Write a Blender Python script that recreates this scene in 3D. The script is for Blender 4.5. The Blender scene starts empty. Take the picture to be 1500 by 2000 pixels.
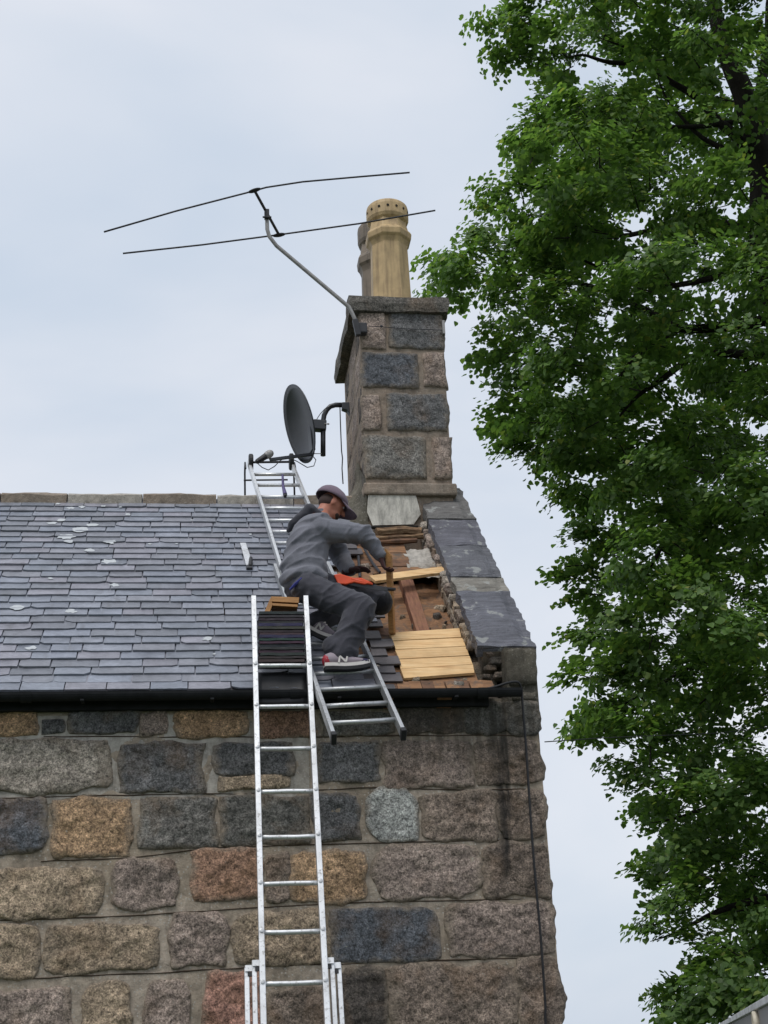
import bpy, bmesh, math, random
import numpy as np
from mathutils import Vector, Matrix, noise
from math import radians as rad, sin, cos, pi

random.seed(7)
SC = bpy.context.scene
COL = SC.collection

# ------------------------------------------------------------------ camera
FPX = 2800.0                       # focal length in pixels of the 1500 x 2000 photograph
YAW, PITCH, ROLL = rad(7.92), rad(21.3), rad(-2.5)
EYE = Vector((0, -9.6, 1.6))
_f = Vector((sin(YAW)*cos(PITCH), cos(YAW)*cos(PITCH), sin(PITCH)))
_r0 = Vector((cos(YAW), -sin(YAW), 0)); _u0 = _r0.cross(_f)
CR = cos(ROLL)*_r0 + sin(ROLL)*_u0
CU = -sin(ROLL)*_r0 + cos(ROLL)*_u0
CF = _f
cam = bpy.data.cameras.new('camera'); camo = bpy.data.objects.new('camera', cam); COL.objects.link(camo)
cam.sensor_fit = 'VERTICAL'; cam.sensor_height = 24; cam.lens = 24*FPX/2000
cam.clip_end = 3000; cam.clip_start = .05
camo.matrix_world = Matrix(((CR.x, CU.x, -CF.x, EYE.x), (CR.y, CU.y, -CF.y, EYE.y), (CR.z, CU.z, -CF.z, EYE.z), (0, 0, 0, 1)))
SC.camera = camo

# ------------------------------------------------------------------ sky, sun, exposure
SUN_EL, SUN_AZ = rad(62), rad(215)        # azimuth: 0 = +y, clockwise; high soft light from behind the camera's left
world = bpy.data.worlds.new('World'); SC.world = world; world.use_nodes = True
nt = world.node_tree; nt.nodes.clear()
def wn(t, **k):
    n = nt.nodes.new(t)
    for a, b in k.items(): setattr(n, a, b)
    return n
sky = wn('ShaderNodeTexSky', sky_type='NISHITA'); sky.sun_disc = False
sky.sun_elevation = SUN_EL; sky.sun_rotation = SUN_AZ; sky.air_density = 1.2; sky.dust_density = 3
tc = wn('ShaderNodeTexCoord'); mp = wn('ShaderNodeMapping'); mp.inputs['Scale'].default_value = (1.0, 1.0, 2.2)
nz = wn('ShaderNodeTexNoise'); nz.inputs['Scale'].default_value = 1.9; nz.inputs['Detail'].default_value = 5; nz.inputs['Roughness'].default_value = .5
nz.inputs['Distortion'].default_value = .3
rp = wn('ShaderNodeValToRGB'); rp.color_ramp.elements[0].position = .36; rp.color_ramp.elements[1].position = .64
rp.color_ramp.elements[0].color = (5.6, 6.4, 7.5, 1); rp.color_ramp.elements[1].color = (7.75, 7.95, 8.5, 1)
mx = wn('ShaderNodeMix', data_type='RGBA'); mx.inputs['Factor'].default_value = .9
bg = wn('ShaderNodeBackground'); bg.inputs['Strength'].default_value = .1; wo = wn('ShaderNodeOutputWorld')
nt.links.new(tc.outputs['Generated'], mp.inputs['Vector']); nt.links.new(mp.outputs['Vector'], nz.inputs['Vector'])
nt.links.new(nz.outputs['Fac'], rp.inputs['Fac'])
nt.links.new(sky.outputs['Color'], mx.inputs[6]); nt.links.new(rp.outputs['Color'], mx.inputs[7])
nt.links.new(mx.outputs[2], bg.inputs['Color']); nt.links.new(bg.outputs['Background'], wo.inputs['Surface'])
sl = bpy.data.lights.new('sun', 'SUN'); so = bpy.data.objects.new('sun', sl); COL.objects.link(so)
sl.energy = 1.5; sl.angle = rad(24); sl.color = (1, .965, .92)
sd = Vector((sin(SUN_AZ)*cos(SUN_EL), cos(SUN_AZ)*cos(SUN_EL), sin(SUN_EL)))
so.rotation_euler = sd.to_track_quat('Z', 'Y').to_euler(); so.location = sd*50
SC.view_settings.view_transform = 'Standard'; SC.view_settings.look = 'None'
SC.view_settings.exposure = 0.16; SC.view_settings.gamma = 1; SC.view_settings.use_curve_mapping = False

# ------------------------------------------------------------------ measuring helpers: a sight line met with a real plane of the place
def ray(px, py): return CR*(px-750) + CU*(1000-py) + CF*FPX
def onY(px, py, y=0.0): d = ray(px, py); return EYE + d*((y-EYE.y)/d.y)
def onX(px, py, x): d = ray(px, py); return EYE + d*((x-EYE.x)/d.x)
def onZ(px, py, z): d = ray(px, py); return EYE + d*((z-EYE.z)/d.z)
BETA = rad(42.6)                                   # roof pitch
E0 = onY(500, 1350, -.12); E0.x = 0                # a point of the eaves line
RN = Vector((0, -sin(BETA), cos(BETA))); RT = Vector((0, cos(BETA), sin(BETA))); RX = Vector((1, 0, 0))
def onR(px, py, h=0.0):
    d = ray(px, py); return EYE + d*(((E0+RN*h-EYE).dot(RN))/d.dot(RN))
def roofp(x, t, h=0.0): return Vector((x, 0, 0)) + E0 + RT*t + RN*h
def roofxt(px, py, h=0.0): p = onR(px, py, h)-E0; return p.x, p.dot(RT)
V = Vector

# ------------------------------------------------------------------ object helpers
WL = {}
def tag(o, label=None, cat=None, group=None, kind=None):
    if label: o['label'] = label
    if cat: o['category'] = cat
    if group: o['group'] = group
    if kind: o['kind'] = kind
    return o
def link(o, loc, parent=None):
    COL.objects.link(o); WL[o.name] = V(loc)
    if parent: o.parent = parent; o.location = V(loc)-WL[parent.name]
    else: o.location = loc
    return o
def empty(name, loc, label=None, cat=None, group=None):
    o = bpy.data.objects.new(name, None); o.empty_display_size = .1
    link(o, loc); return tag(o, label, cat, group)
class MB:
    def __init__(s): s.v = []; s.f = []
    def add(s, vs, fs):
        b = len(s.v); s.v += [V(p) for p in vs]; s.f += [[b+i for i in f] for f in fs]; return s
    def box(s, c, ax, ay, az):                     # centre and three half-extent vectors
        c = V(c); ax = V(ax); ay = V(ay); az = V(az)
        vs = [c+ax*i+ay*j+az*k for i in (-1, 1) for j in (-1, 1) for k in (-1, 1)]
        return s.add(vs, [(0, 1, 3, 2), (4, 6, 7, 5), (0, 4, 5, 1), (2, 3, 7, 6), (0, 2, 6, 4), (1, 5, 7, 3)])
    def bar(s, a, b, side, w, d):                  # rectangular bar from a to b
        a = V(a); b = V(b); t = (b-a).normalized(); sd_ = V(side); sd_ = (sd_-t*sd_.dot(t)).normalized(); n = t.cross(sd_)
        return s.box((a+b)/2, (b-a)/2, sd_*w/2, n*d/2)
    def tube(s, pts, rs, n=8, cap=True):
        pts = [V(p) for p in pts]
        if not hasattr(rs, '__len__'): rs = [rs]*len(pts)
        ref = V((0, 0, 1)); t0 = (pts[1]-pts[0]).normalized()
        if abs(t0.dot(ref)) > .9: ref = V((1, 0, 0))
        u = t0.cross(ref).normalized(); vs = []; fs = []
        for i, p in enumerate(pts):
            t = (pts[min(i+1, len(pts)-1)]-pts[max(i-1, 0)]).normalized()
            u = (u-t*u.dot(t)).normalized(); w = t.cross(u)
            for k in range(n):
                a = 2*pi*k/n; vs.append(p+(u*cos(a)+w*sin(a))*rs[i])
        for i in range(len(pts)-1):
            for k in range(n):
                fs.append((i*n+k, i*n+(k+1) % n, (i+1)*n+(k+1) % n, (i+1)*n+k))
        if cap: fs += [tuple(range(n))[::-1], tuple(range((len(pts)-1)*n, len(pts)*n))]
        return s.add(vs, fs)
    def capsule(s, a, b, ra, rb, n=14):
        a = V(a); b = V(b); t = (b-a)
        if t.length < 1e-6: t = V((0, 0, 1))
        t = t.normalized(); P = []; R = []
        for i in range(5):
            q = -pi/2+i*pi/8; P.append(a+t*ra*sin(q)); R.append(max(ra*cos(q), 1e-3))
        P.append(a); R.append(ra); P.append(b); R.append(rb)
        for i in range(5):
            q = (i+1)*pi/8-pi/8; q = i*pi/8+pi/8*.999 if i < 4 else pi/2; P.append(b+t*rb*sin(q)); R.append(max(rb*cos(q), 1e-3))
        return s.tube(P, R, n)
    def ell(s, c, ax, ay, az, nu=16, nv=10):
        c = V(c); ax = V(ax); ay = V(ay); az = V(az); vs = []; fs = []
        for j in range(nv+1):
            th = pi*j/nv
            for i in range(nu):
                ph = 2*pi*i/nu; vs.append(c+ax*(cos(ph)*max(sin(th), 1e-3))+ay*(sin(ph)*max(sin(th), 1e-3))+az*cos(th))
        for j in range(nv):
            for i in range(nu): fs.append((j*nu+i, (j+1)*nu+i, (j+1)*nu+(i+1) % nu, j*nu+(i+1) % nu))
        return s.add(vs, fs)
    def lathe(s, c, prof, n=24, up=V((0, 0, 1)), side=V((1, 0, 0)), closed=False, rot=0):
        c = V(c); w = up.cross(side); vs = []; fs = []; m = len(prof)
        for r, z in prof:
            for k in range(n): a = 2*pi*k/n+rot; vs.append(c+up*z+(side*cos(a)+w*sin(a))*r)
        for i in range(m-1):
            for k in range(n): fs.append((i*n+k, i*n+(k+1) % n, (i+1)*n+(k+1) % n, (i+1)*n+k))
        return s.add(vs, fs)
    def prism(s, poly, d):                         # polygon (list of points) extruded by vector d
        n = len(poly); poly = [V(p) for p in poly]; d = V(d)
        fs = [tuple(range(n)), tuple(range(2*n-1, n-1, -1))]+[(i, i+n, (i+1) % n+n, (i+1) % n) for i in range(n)]
        return s.add(poly+[p+d for p in poly], fs)
def finish(bm):
    bmesh.ops.recalc_face_normals(bm, faces=bm.faces)
def obj(name, mb, mat, parent=None, smooth=False, color=None, bevel=0, loc=None, recalc=True):
    n = len(mb.v); c = V(loc) if loc is not None else sum(mb.v, V())/n
    me = bpy.data.meshes.new(name); me.from_pydata([tuple(p-c) for p in mb.v], [], mb.f)
    if recalc:
        bm = bmesh.new(); bm.from_mesh(me); finish(bm); bm.to_mesh(me); bm.free()
    if smooth: me.polygons.foreach_set('use_smooth', [True]*len(me.polygons))
    me.materials.append(mat)
    o = bpy.data.objects.new(name, me); link(o, c, parent)
    if color: o.color = (*color, 1)
    if bevel:
        b = o.modifiers.new('bevel', 'BEVEL'); b.width = bevel; b.segments = 2; b.limit_method = 'ANGLE'
    return o
def sgn(seed): return V((seed*12.9898 % 97, seed*78.233 % 89, seed*37.719 % 83))
def srgb(r, g, b): return tuple(((c/255)/12.92 if c/255 <= .04045 else ((c/255+.055)/1.055)**2.4) for c in (r, g, b))

# ------------------------------------------------------------------ materials
class M:
    def __init__(s, name, rough=.7, spec=.4, metal=0):
        s.m = bpy.data.materials.new(name); s.m.use_nodes = True; s.t = s.m.node_tree
        s.b = s.t.nodes['Principled BSDF']; s.b.inputs['Roughness'].default_value = rough
        s.b.inputs['Specular IOR Level'].default_value = spec; s.b.inputs['Metallic'].default_value = metal
        s.tc = s.n('ShaderNodeTexCoord'); s.oi = None
    def n(s, t, **k):
        x = s.t.nodes.new(t)
        for a, b in k.items(): setattr(x, a, b)
        return x
    def l(s, a, b): s.t.links.new(a, b); return s
    def coord(s, scale=(1, 1, 1), kind='Object', rnd=True):
        mp = s.n('ShaderNodeMapping'); mp.inputs['Scale'].default_value = scale
        src = s.tc.outputs[kind]
        if rnd and kind == 'Object':
            oi = s.info(); mul = s.n('ShaderNodeVectorMath', operation='SCALE'); mul.inputs[0].default_value = (37, 53, 71)
            s.l(oi.outputs['Random'], mul.inputs['Scale']); ad = s.n('ShaderNodeVectorMath', operation='ADD')
            s.l(src, ad.inputs[0]); s.l(mul.outputs[0], ad.inputs[1]); src = ad.outputs[0]
        s.l(src, mp.inputs['Vector']); return mp.outputs['Vector']
    def info(s):
        if not s.oi: s.oi = s.n('ShaderNodeObjectInfo')
        return s.oi
    def noise(s, vec, scale, detail=4, rough=.55, dist=0):
        x = s.n('ShaderNodeTexNoise'); x.inputs['Scale'].default_value = scale; x.inputs['Detail'].default_value = detail
        x.inputs['Roughness'].default_value = rough; x.inputs['Distortion'].default_value = dist
        s.l(vec, x.inputs['Vector']); return x.outputs['Fac']
    def ramp(s, fac, stops):
        x = s.n('ShaderNodeValToRGB'); e = x.color_ramp.elements
        while len(e) < len(stops): e.new(.5)
        for i, (p, c) in enumerate(stops):
            e[i].position = p; e[i].color = (*c, 1) if hasattr(c, '__len__') else (c, c, c, 1)
        s.l(fac, x.inputs['Fac']); return x.outputs['Color']
    def mix(s, fac, a, b, mode='MIX'):
        x = s.n('ShaderNodeMix', data_type='RGBA', blend_type=mode)
        for i, v in ((0, fac), (6, a), (7, b)):
            if hasattr(v, 'links') or hasattr(v, 'is_output'): s.l(v, x.inputs[i])
            elif hasattr(v, '__len__'): x.inputs[i].default_value = (*v[:3], 1)
            else: x.inputs[i].default_value = v
        return x.outputs[2]
    def color(s, c):
        if hasattr(c, 'is_output'): s.l(c, s.b.inputs['Base Color'])
        else: s.b.inputs['Base Color'].default_value = (*c, 1)
        return s
    def rough(s, c): s.l(c, s.b.inputs['Roughness']); return s
    def bump(s, h, strength=.5, dist=.01):
        x = s.n('ShaderNodeBump'); x.inputs['Strength'].default_value = strength; x.inputs['Distance'].default_value = dist
        s.l(h, x.inputs['Height']); 
        prev = s.b.inputs['Normal'].links
        if prev: s.l(prev[0].from_socket, x.inputs['Normal'])
        s.l(x.outputs['Normal'], s.b.inputs['Normal']); return s
def simple(name, c, rough=.6, spec=.4, metal=0, var=.25, scale=12, bump=.15, bdist=.004, stretch=(1, 1, 1)):
    m = M(name, rough, spec, metal); v = m.coord(stretch); f = m.noise(v, scale, 6, .6)
    m.color(m.mix(1.0, m.ramp(f, [(.25, 1-var), (.75, 1+var)]), c, 'MULTIPLY'))
    if bump: m.bump(m.noise(v, scale*4, 4), bump, bdist)
    return m.m

def stain_and_shade(m, c):
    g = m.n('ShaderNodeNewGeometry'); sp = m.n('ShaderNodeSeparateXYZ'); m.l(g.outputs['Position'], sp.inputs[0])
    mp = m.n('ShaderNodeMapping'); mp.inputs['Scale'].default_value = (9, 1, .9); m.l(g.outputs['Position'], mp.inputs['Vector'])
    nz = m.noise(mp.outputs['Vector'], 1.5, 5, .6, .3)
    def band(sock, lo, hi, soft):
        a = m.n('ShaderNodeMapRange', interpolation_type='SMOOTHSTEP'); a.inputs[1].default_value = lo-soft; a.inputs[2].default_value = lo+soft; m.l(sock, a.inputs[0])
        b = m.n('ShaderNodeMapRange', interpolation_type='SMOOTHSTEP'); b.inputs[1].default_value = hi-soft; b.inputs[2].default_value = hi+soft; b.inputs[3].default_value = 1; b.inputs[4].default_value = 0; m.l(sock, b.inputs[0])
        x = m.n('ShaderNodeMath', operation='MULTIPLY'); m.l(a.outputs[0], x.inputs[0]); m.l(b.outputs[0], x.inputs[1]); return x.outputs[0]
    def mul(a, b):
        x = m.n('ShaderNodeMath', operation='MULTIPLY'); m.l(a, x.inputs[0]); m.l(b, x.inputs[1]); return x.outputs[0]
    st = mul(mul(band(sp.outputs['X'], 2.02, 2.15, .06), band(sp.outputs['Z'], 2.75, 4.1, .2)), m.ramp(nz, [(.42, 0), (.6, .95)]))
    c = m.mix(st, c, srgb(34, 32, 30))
    st2 = mul(mul(band(sp.outputs['X'], 1.25, 2.6, .3), band(sp.outputs['Z'], 3.55, 4.6, .25)), m.ramp(nz, [(.36, 0), (.62, .75)]))  # broad patch under the eaves: mossy grime plus gutter shade put into the colour
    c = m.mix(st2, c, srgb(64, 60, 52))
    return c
def make_granite():
    m = M('granite', .72, .35); v = m.coord(); oc = m.info().outputs['Color']
    big = m.noise(v, 5.5, 5, .6); mid = m.noise(v, 24, 6, .65); fine = m.noise(v, 85, 4, .75)
    c = m.mix(1, m.ramp(big, [(.28, .62), (.72, 1.38)]), oc, 'MULTIPLY')
    c = m.mix(1, m.ramp(mid, [(.3, .6), (.7, 1.4)]), c, 'MULTIPLY')
    c = m.mix(1, m.ramp(fine, [(.36, .45), (.5, 1.0), (.64, 1.75)]), c, 'MULTIPLY')
    warm = m.noise(v, 3.1, 3, .5, .6)
    c = m.mix(m.ramp(warm, [(.52, 0), (.7, .35)]), c, srgb(128, 98, 66))
    lich = m.noise(v, 42, 2, .5); c = m.mix(m.ramp(lich, [(.72, 0), (.75, .55)]), c, srgb(168, 166, 155))
    at = m.n('ShaderNodeAttribute'); at.attribute_name = 'smear'; at.attribute_type = 'GEOMETRY'
    ad = m.n('ShaderNodeMath', operation='MULTIPLY_ADD'); m.l(m.noise(v, 9, 5, .65), ad.inputs[0]); ad.inputs[1].default_value = .7; m.l(at.outputs['Fac'], ad.inputs[2])
    sc_ = m.n('ShaderNodeMapRange'); sc_.inputs[1].default_value = 1.10; sc_.inputs[2].default_value = 1.40; m.l(ad.outputs[0], sc_.inputs[0])
    c = m.mix(sc_.outputs[0], c, srgb(136, 124, 109))
    pit = m.noise(v, 40, 7, .78); c = m.mix(1, m.ramp(pit, [(.36, .25), (.47, 1.0), (.66, 1.4)]), c, 'MULTIPLY')
    c = stain_and_shade(m, c); m.color(c); m.bump(m.noise(v, 14, 8, .7), 1.0, .035); m.bump(pit, .8, .012); m.bump(fine, .6, .006)
    return m.m
def make_mortar(name, c1, c2, speck=.5):
    m = M(name, .85, .25); v = m.coord(rnd=False)
    big = m.noise(v, 1.1, 5, .6); mid = m.noise(v, 11, 7, .72); fine = m.noise(v, 75, 4, .7)
    c = m.mix(m.ramp(big, [(.38, 0), (.62, 1)]), c1, c2)
    c = m.mix(1, m.ramp(mid, [(.3, .58), (.7, 1.38)]), c, 'MULTIPLY')
    c = m.mix(m.ramp(fine, [(.58, 0), (.7, speck)]), c, srgb(170, 165, 155))
    dk = m.noise(m.coord((6, 6, .8), rnd=False), 1.6, 4, .6)
    c = m.mix(m.ramp(dk, [(.55, 0), (.75, .55)]), c, srgb(52, 47, 42))
    peb = m.n('ShaderNodeTexVoronoi'); peb.inputs['Scale'].default_value = 42; m.l(v, peb.inputs['Vector'])
    c = m.mix(m.ramp(peb.outputs['Distance'], [(.14, speck*1.5), (.30, 0)]), c, srgb(178, 174, 166))
    c = stain_and_shade(m, c); m.color(c); m.bump(mid, .9, .016); m.bump(fine, .7, .006)
    return m.m
def make_slate():
    m = M('slate', .42, .5); v = m.coord((1, 1, 1)); oc = m.info().outputs['Color']
    big = m.noise(v, 6, 5, .6); fine = m.noise(m.coord((3, 14, 14)), 9, 5, .6)
    c = m.mix(1, m.ramp(big, [(.25, .72), (.75, 1.28)]), oc, 'MULTIPLY')
    c = m.mix(1, m.ramp(fine, [(.3, .74), (.7, 1.26)]), c, 'MULTIPLY')
    st = m.noise(m.coord((5, 1, 1), 'Object'), 3, 3, .5)
    c = m.mix(m.ramp(st, [(.62, 0), (.78, .35)]), c, srgb(84, 82, 82))
    m.color(c); m.rough(m.ramp(big, [(.3, .3), (.7, .55)])); m.bump(fine, .45, .006); m.bump(m.noise(v, 70, 3), .25, .002)
    return m.m
def make_wood(name, ca, cb, dark, grain=(1.2, 22, 22), knots=True, rough=.6, blotch=0, blotchc=(0, 0, 0)):
    m = M(name, rough, .3); v = m.coord(grain); f = m.noise(v, 3.0, 6, .6, .8)
    c = m.ramp(f, [(.3, ca), (.55, cb), (.78, dark)])
    v2 = m.coord()
    b = m.noise(v2, 4, 5, .6); c = m.mix(1, m.ramp(b, [(.3, .82), (.7, 1.16)]), c, 'MULTIPLY')
    if knots:
        w = m.n('ShaderNodeTexVoronoi'); w.inputs['Scale'].default_value = 3.2; m.l(m.coord((1, 2, 2)), w.inputs['Vector'])
        c = m.mix(m.ramp(w.outputs['Distance'], [(.03, .85), (.1, 0)]), c, dark)
    if blotch:
        bl = m.noise(v2, 9, 6, .7, .5); c = m.mix(m.ramp(bl, [(.48, 0), (.66, blotch)]), c, blotchc)
    m.color(c); m.bump(f, .3, .004); m.bump(m.noise(v2, 30, 5), .25 if not blotch else .8, .006)
    return m.m
def make_cloth(name, c, var=.18):
    m = M(name, .9, .15); v = m.coord(rnd=False); b = m.noise(v, 4, 5, .6); f = m.noise(v, 220, 2)
    col = m.mix(1, m.ramp(b, [(.3, 1-var), (.7, 1+var)]), c, 'MULTIPLY')
    col = m.mix(1, m.ramp(f, [(.3, .85), (.7, 1.15)]), col, 'MULTIPLY')
    m.color(col); m.bump(m.noise(m.coord((1, 1, 1.8), rnd=False), 6, 3, .5, .5), .2, .02); m.bump(f, .2, .002)
    try: m.b.inputs['Sheen Weight'].default_value = .15
    except Exception: pass
    return m.m
def make_alu(name, c=(.72, .73, .74), rough=.45):
    m = M(name, rough, .5, .75); v = m.coord((1, 1, 1)); f = m.noise(v, 6, 6, .65); g = m.noise(v, 45, 4, .6)
    col = m.mix(1, m.ramp(f, [(.3, .72), (.7, 1.15)]), c, 'MULTIPLY')
    col = m.mix(m.ramp(g, [(.55, 0), (.70, .6)]), col, srgb(104, 98, 90))
    m.color(col); m.rough(m.ramp(f, [(.3, .55), (.7, .36)])); m.bump(g, .12, .003)
    return m.m
def make_leaf():
    m = M('leaf', .5, .35); g = m.n('ShaderNodeNewGeometry'); r = g.outputs['Random Per Island']
    c = m.ramp(r, [(0, (.072, .132, .040)), (.4, (.100, .178, .052)), (.8, (.135, .226, .062)), (.97, (.19, .280, .072)), (1, (.26, .28, .08))])
    v = m.coord(rnd=False); big = m.noise(v, .9, 3)
    c = m.mix(1, m.ramp(big, [(.3, .8), (.7, 1.25)]), c, 'MULTIPLY'); m.color(c)
    tr = m.n('ShaderNodeBsdfTranslucent'); mx_ = m.n('ShaderNodeMixShader'); mx_.inputs[0].default_value = .45
    c2 = m.mix(1, c, (1.45, 1.6, .8), 'MULTIPLY'); m.l(c2, tr.inputs['Color'])
    out = m.t.nodes['Material Output']; m.l(m.b.outputs[0], mx_.inputs[1]); m.l(tr.outputs[0], mx_.inputs[2]); m.l(mx_.outputs[0], out.inputs['Surface'])
    return m.m
def make_pot(name, c, dark):
    m = M(name, .55, .4); v = m.coord(rnd=False); s = m.noise(m.coord((9, 9, .9), rnd=False), 2.2, 5, .6); b = m.noise(v, 7, 5, .6)
    col = m.mix(m.ramp(s, [(.48, 0), (.72, .75)]), c, dark)
    col = m.mix(1, m.ramp(b, [(.3, .8), (.7, 1.18)]), col, 'MULTIPLY'); m.color(col); m.bump(b, .25, .006)
    return m.m
def make_flag():
    m = M('coping_stone', .62, .4); v = m.coord(); oc = m.info().outputs['Color']
    b = m.noise(v, 5, 6, .65); st = m.noise(m.coord((1.2, 9, 9)), 4, 5, .6); f = m.noise(v, 80, 3)
    c = m.mix(1, m.ramp(b, [(.3, .7), (.7, 1.3)]), oc, 'MULTIPLY'); c = m.mix(1, m.ramp(st, [(.3, .7), (.7, 1.3)]), c, 'MULTIPLY')
    l = m.noise(v, 10, 3, .5); c = m.mix(m.ramp(l, [(.62, 0), (.67, .7)]), c, srgb(158, 160, 156)); m.color(c)
    m.bump(st, 1.0, .02); m.bump(b, .8, .03); m.bump(m.noise(v, 28, 6, .7), .8, .015); m.bump(f, .6, .006)
    return m.m

MT = dict(
    granite=make_granite(),
    mortar=make_mortar('mortar', srgb(146, 133, 116), srgb(164, 152, 138)),
    mortar_pale=make_mortar('mortar_pale', srgb(176, 171, 163), srgb(160, 153, 143)),
    chim_mortar=make_mortar('chimney_mortar', srgb(150, 134, 119), srgb(134, 123, 111), .2),
    slate=make_slate(), coping=make_flag(),
    new_wood=make_wood('new_timber', srgb(224, 194, 148), srgb(212, 174, 124), srgb(168, 122, 78)),
    batten=make_wood('batten_wood', srgb(172, 128, 78), srgb(150, 108, 64), srgb(112, 74, 42), knots=False),
    old_wood=make_wood('old_timber', srgb(132, 98, 74), srgb(106, 78, 60), srgb(66, 44, 34), blotch=.8, blotchc=srgb(70, 56, 48), rough=.8),
    rust_wood=make_wood('stained_timber', srgb(156, 118, 84), srgb(128, 94, 68), srgb(72, 56, 45), blotch=1.0, blotchc=srgb(92, 82, 74), rough=.85, knots=False),
    rotten=make_wood('rotten_timber', srgb(160, 136, 108), srgb(118, 92, 68), srgb(48, 36, 30), grain=(1, 30, 30), blotch=.7, blotchc=srgb(60, 46, 38), rough=.9, knots=False),
    rafter=make_wood('rafter_timber', srgb(146, 104, 80), srgb(122, 84, 66), srgb(84, 58, 48), grain=(20, 1.5, 1.5), blotch=.5, blotchc=srgb(132, 100, 66), knots=False, rough=.8),
    alu=make_alu('aluminium'), alu_dark=make_alu('aluminium_grey', (.52, .53, .54), .42),
    black=simple('black_plastic', (.018, .018, .02), .5), iron=simple('black_iron', (.016, .017, .019), .85, .25, 0, .4),
    dish=simple('dish_grey', (.035, .038, .045), .38, .5, 0, .3, 4), galv=simple('galvanised', (.30, .29, .28), .5, .5, .4, .3, 20),
    steel_dark=simple('dark_steel', (.035, .035, .04), .5), lead=simple('lead_sheet', srgb(188, 184, 174), .6, .4, .0, .5, 7, .6, .02, (2.5, 1, .7)),
    hoodie=make_cloth('grey_fleece', srgb(108, 109, 117), .22), hood_in=make_cloth('hood_dark', srgb(62, 62, 68)),
    trousers=make_cloth('charcoal_cloth', srgb(66, 66, 73)), knee=make_cloth('black_cloth', srgb(26, 26, 30)), cap=make_cloth('cap_cloth', srgb(112, 98, 110), .12),
    skin=simple('skin', srgb(172, 112, 92), .55, .4, 0, .12, 14), hair=simple('hair', srgb(58, 44, 40), .8), glove=make_cloth('glove', srgb(62, 40, 40)),
    shoe=simple('shoe_grey', srgb(142, 132, 140), .7), white=simple('shoe_white', srgb(214, 208, 204), .6, .4, 0, .06), navy=simple('navy', srgb(40, 36, 70), .6),
    red=simple('shoe_red', srgb(150, 40, 52), .6), sole=simple('sole_black', (.02, .02, .022), .7), blue=simple('blue_trim', srgb(40, 44, 110), .7),
    orange=simple('orange_plastic', srgb(226, 84, 46), .45, .5, 0, .15), pot=make_pot('buff_clay', srgb(186, 160, 118), srgb(128, 106, 78)),
    pot2=make_pot('sooty_clay', srgb(122, 110, 96), srgb(46, 42, 38)), soot=simple('soot', (.01, .009, .008), .9),
    leaf=make_leaf(), bark=simple('bark', (.022, .019, .016), .9, .2, 0, .5, 9, .8, .03, (1, 1, .25)),
    ground=simple('turf', (.05, .075, .03), .9, .2, 0, .4, 3, .6, .03), lichen=simple('lichen', srgb(186, 190, 193), .9, .2, 0, .12, 30),
    shed=simple('grey_sheet', srgb(142, 140, 142), .55, .4, 0, .1, 3, .05), cream=simple('cream_plastic', srgb(196, 188, 170), .5),
    dark_void=simple('roof_void', srgb(66, 54, 44), .95), cable=simple('black_cable', (.012, .012, .014), .5), strap=simple('purple_strap', srgb(88, 80, 120), .7),
    moss=make_mortar('mossy_stone', srgb(112, 106, 94), srgb(88, 85, 76), .2),
)

# ------------------------------------------------------------------ ground
g = MB().add([(-600, -600, 0), (600, -600, 0), (600, 600, 0), (-600, 600, 0)], [(0, 1, 2, 3)])
tag(obj('ground', g, MT['ground']), 'green turf ground round the house', 'ground', kind='structure')

# ------------------------------------------------------------------ the stone house
GX = 2.375                                     # gable end
RIDGE_Y, RIDGE_T = 2.62, (2.50+.12)/cos(BETA)
house = empty('stone_house', (0, 2.6, 0), 'old granite cottage with slate roof, chimney and half-stripped roof end', 'house')

def fbm(p, oct=4, gain=.55):
    v = 0; a_ = 1; q = V(p)
    for _ in range(oct): v += a_*noise.noise(q); q = q*2.13+V((3.1, 1.7, 9.2)); a_ *= gain
    return v
def stone(name, c, ax, az, nrm, a, b, col, parent, mat=None, proud=.016, seed=None, nu=12, nv=8, back=.035, rnd=.16, rough=1.0):
    """rock-faced block: centre c on the wall face, half sizes a (along ax) and b (along az)"""
    sd_ = seed if seed is not None else random.random()*500
    o3 = sgn(sd_); c = V(c); vs = []; fs = []; sm = []
    r4 = [rnd*random.uniform(.3, 1.5) for _ in range(4)]
    for j in range(nv+1):
        for i in range(nu+1):
            u = -1+2*i/nu; v = -1+2*j/nv
            q = (0 if u < 0 else 1)+(0 if v < 0 else 2)
            cut = (abs(u)**3)*(abs(v)**3)*r4[q]
            x = u*a*(1-cut*min(1, b/a)); z = v*b*(1-cut)
            p3 = V((u*a, v*b, 0))*6+o3; e = max(abs(u), abs(v)); ew = e**3
            x += (noise.noise(p3+V((9, 0, 0)))*.034+noise.noise(p3*3.1)*.012)*rough*ew; z += (noise.noise(p3+V((0, 7, 3)))*.030+noise.noise(p3*3.1+V((5, 5, 5)))*.011)*rough*ew
            d = proud*(1-e**9)-.004+fbm(V((x*6.5, z*8.5, 0))+o3, 5, .66)*.015*rough*(.35+.65*(1-e**4))
            if e > .999: d = -back
            vs.append(c+ax*x+az*z+nrm*d); sm.append(e)
    for j in range(nv):
        for i in range(nu):
            k = j*(nu+1)+i; fs.append((k, k+1, k+nu+2, k+nu+1))
    o = obj(name, MB().add(vs, fs), mat or MT['granite'], parent, smooth=True, color=col, recalc=False)
    at = o.data.attributes.new('smear', 'FLOAT', 'POINT'); at.data.foreach_set('value', sm)
    return o
def desat(c, k=.22):
    l = .3*c[0]+.55*c[1]+.15*c[2]; return tuple(q*(1-k)+l*k*w for q, w in zip(c, (1.06, 1.0, .90)))

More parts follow.
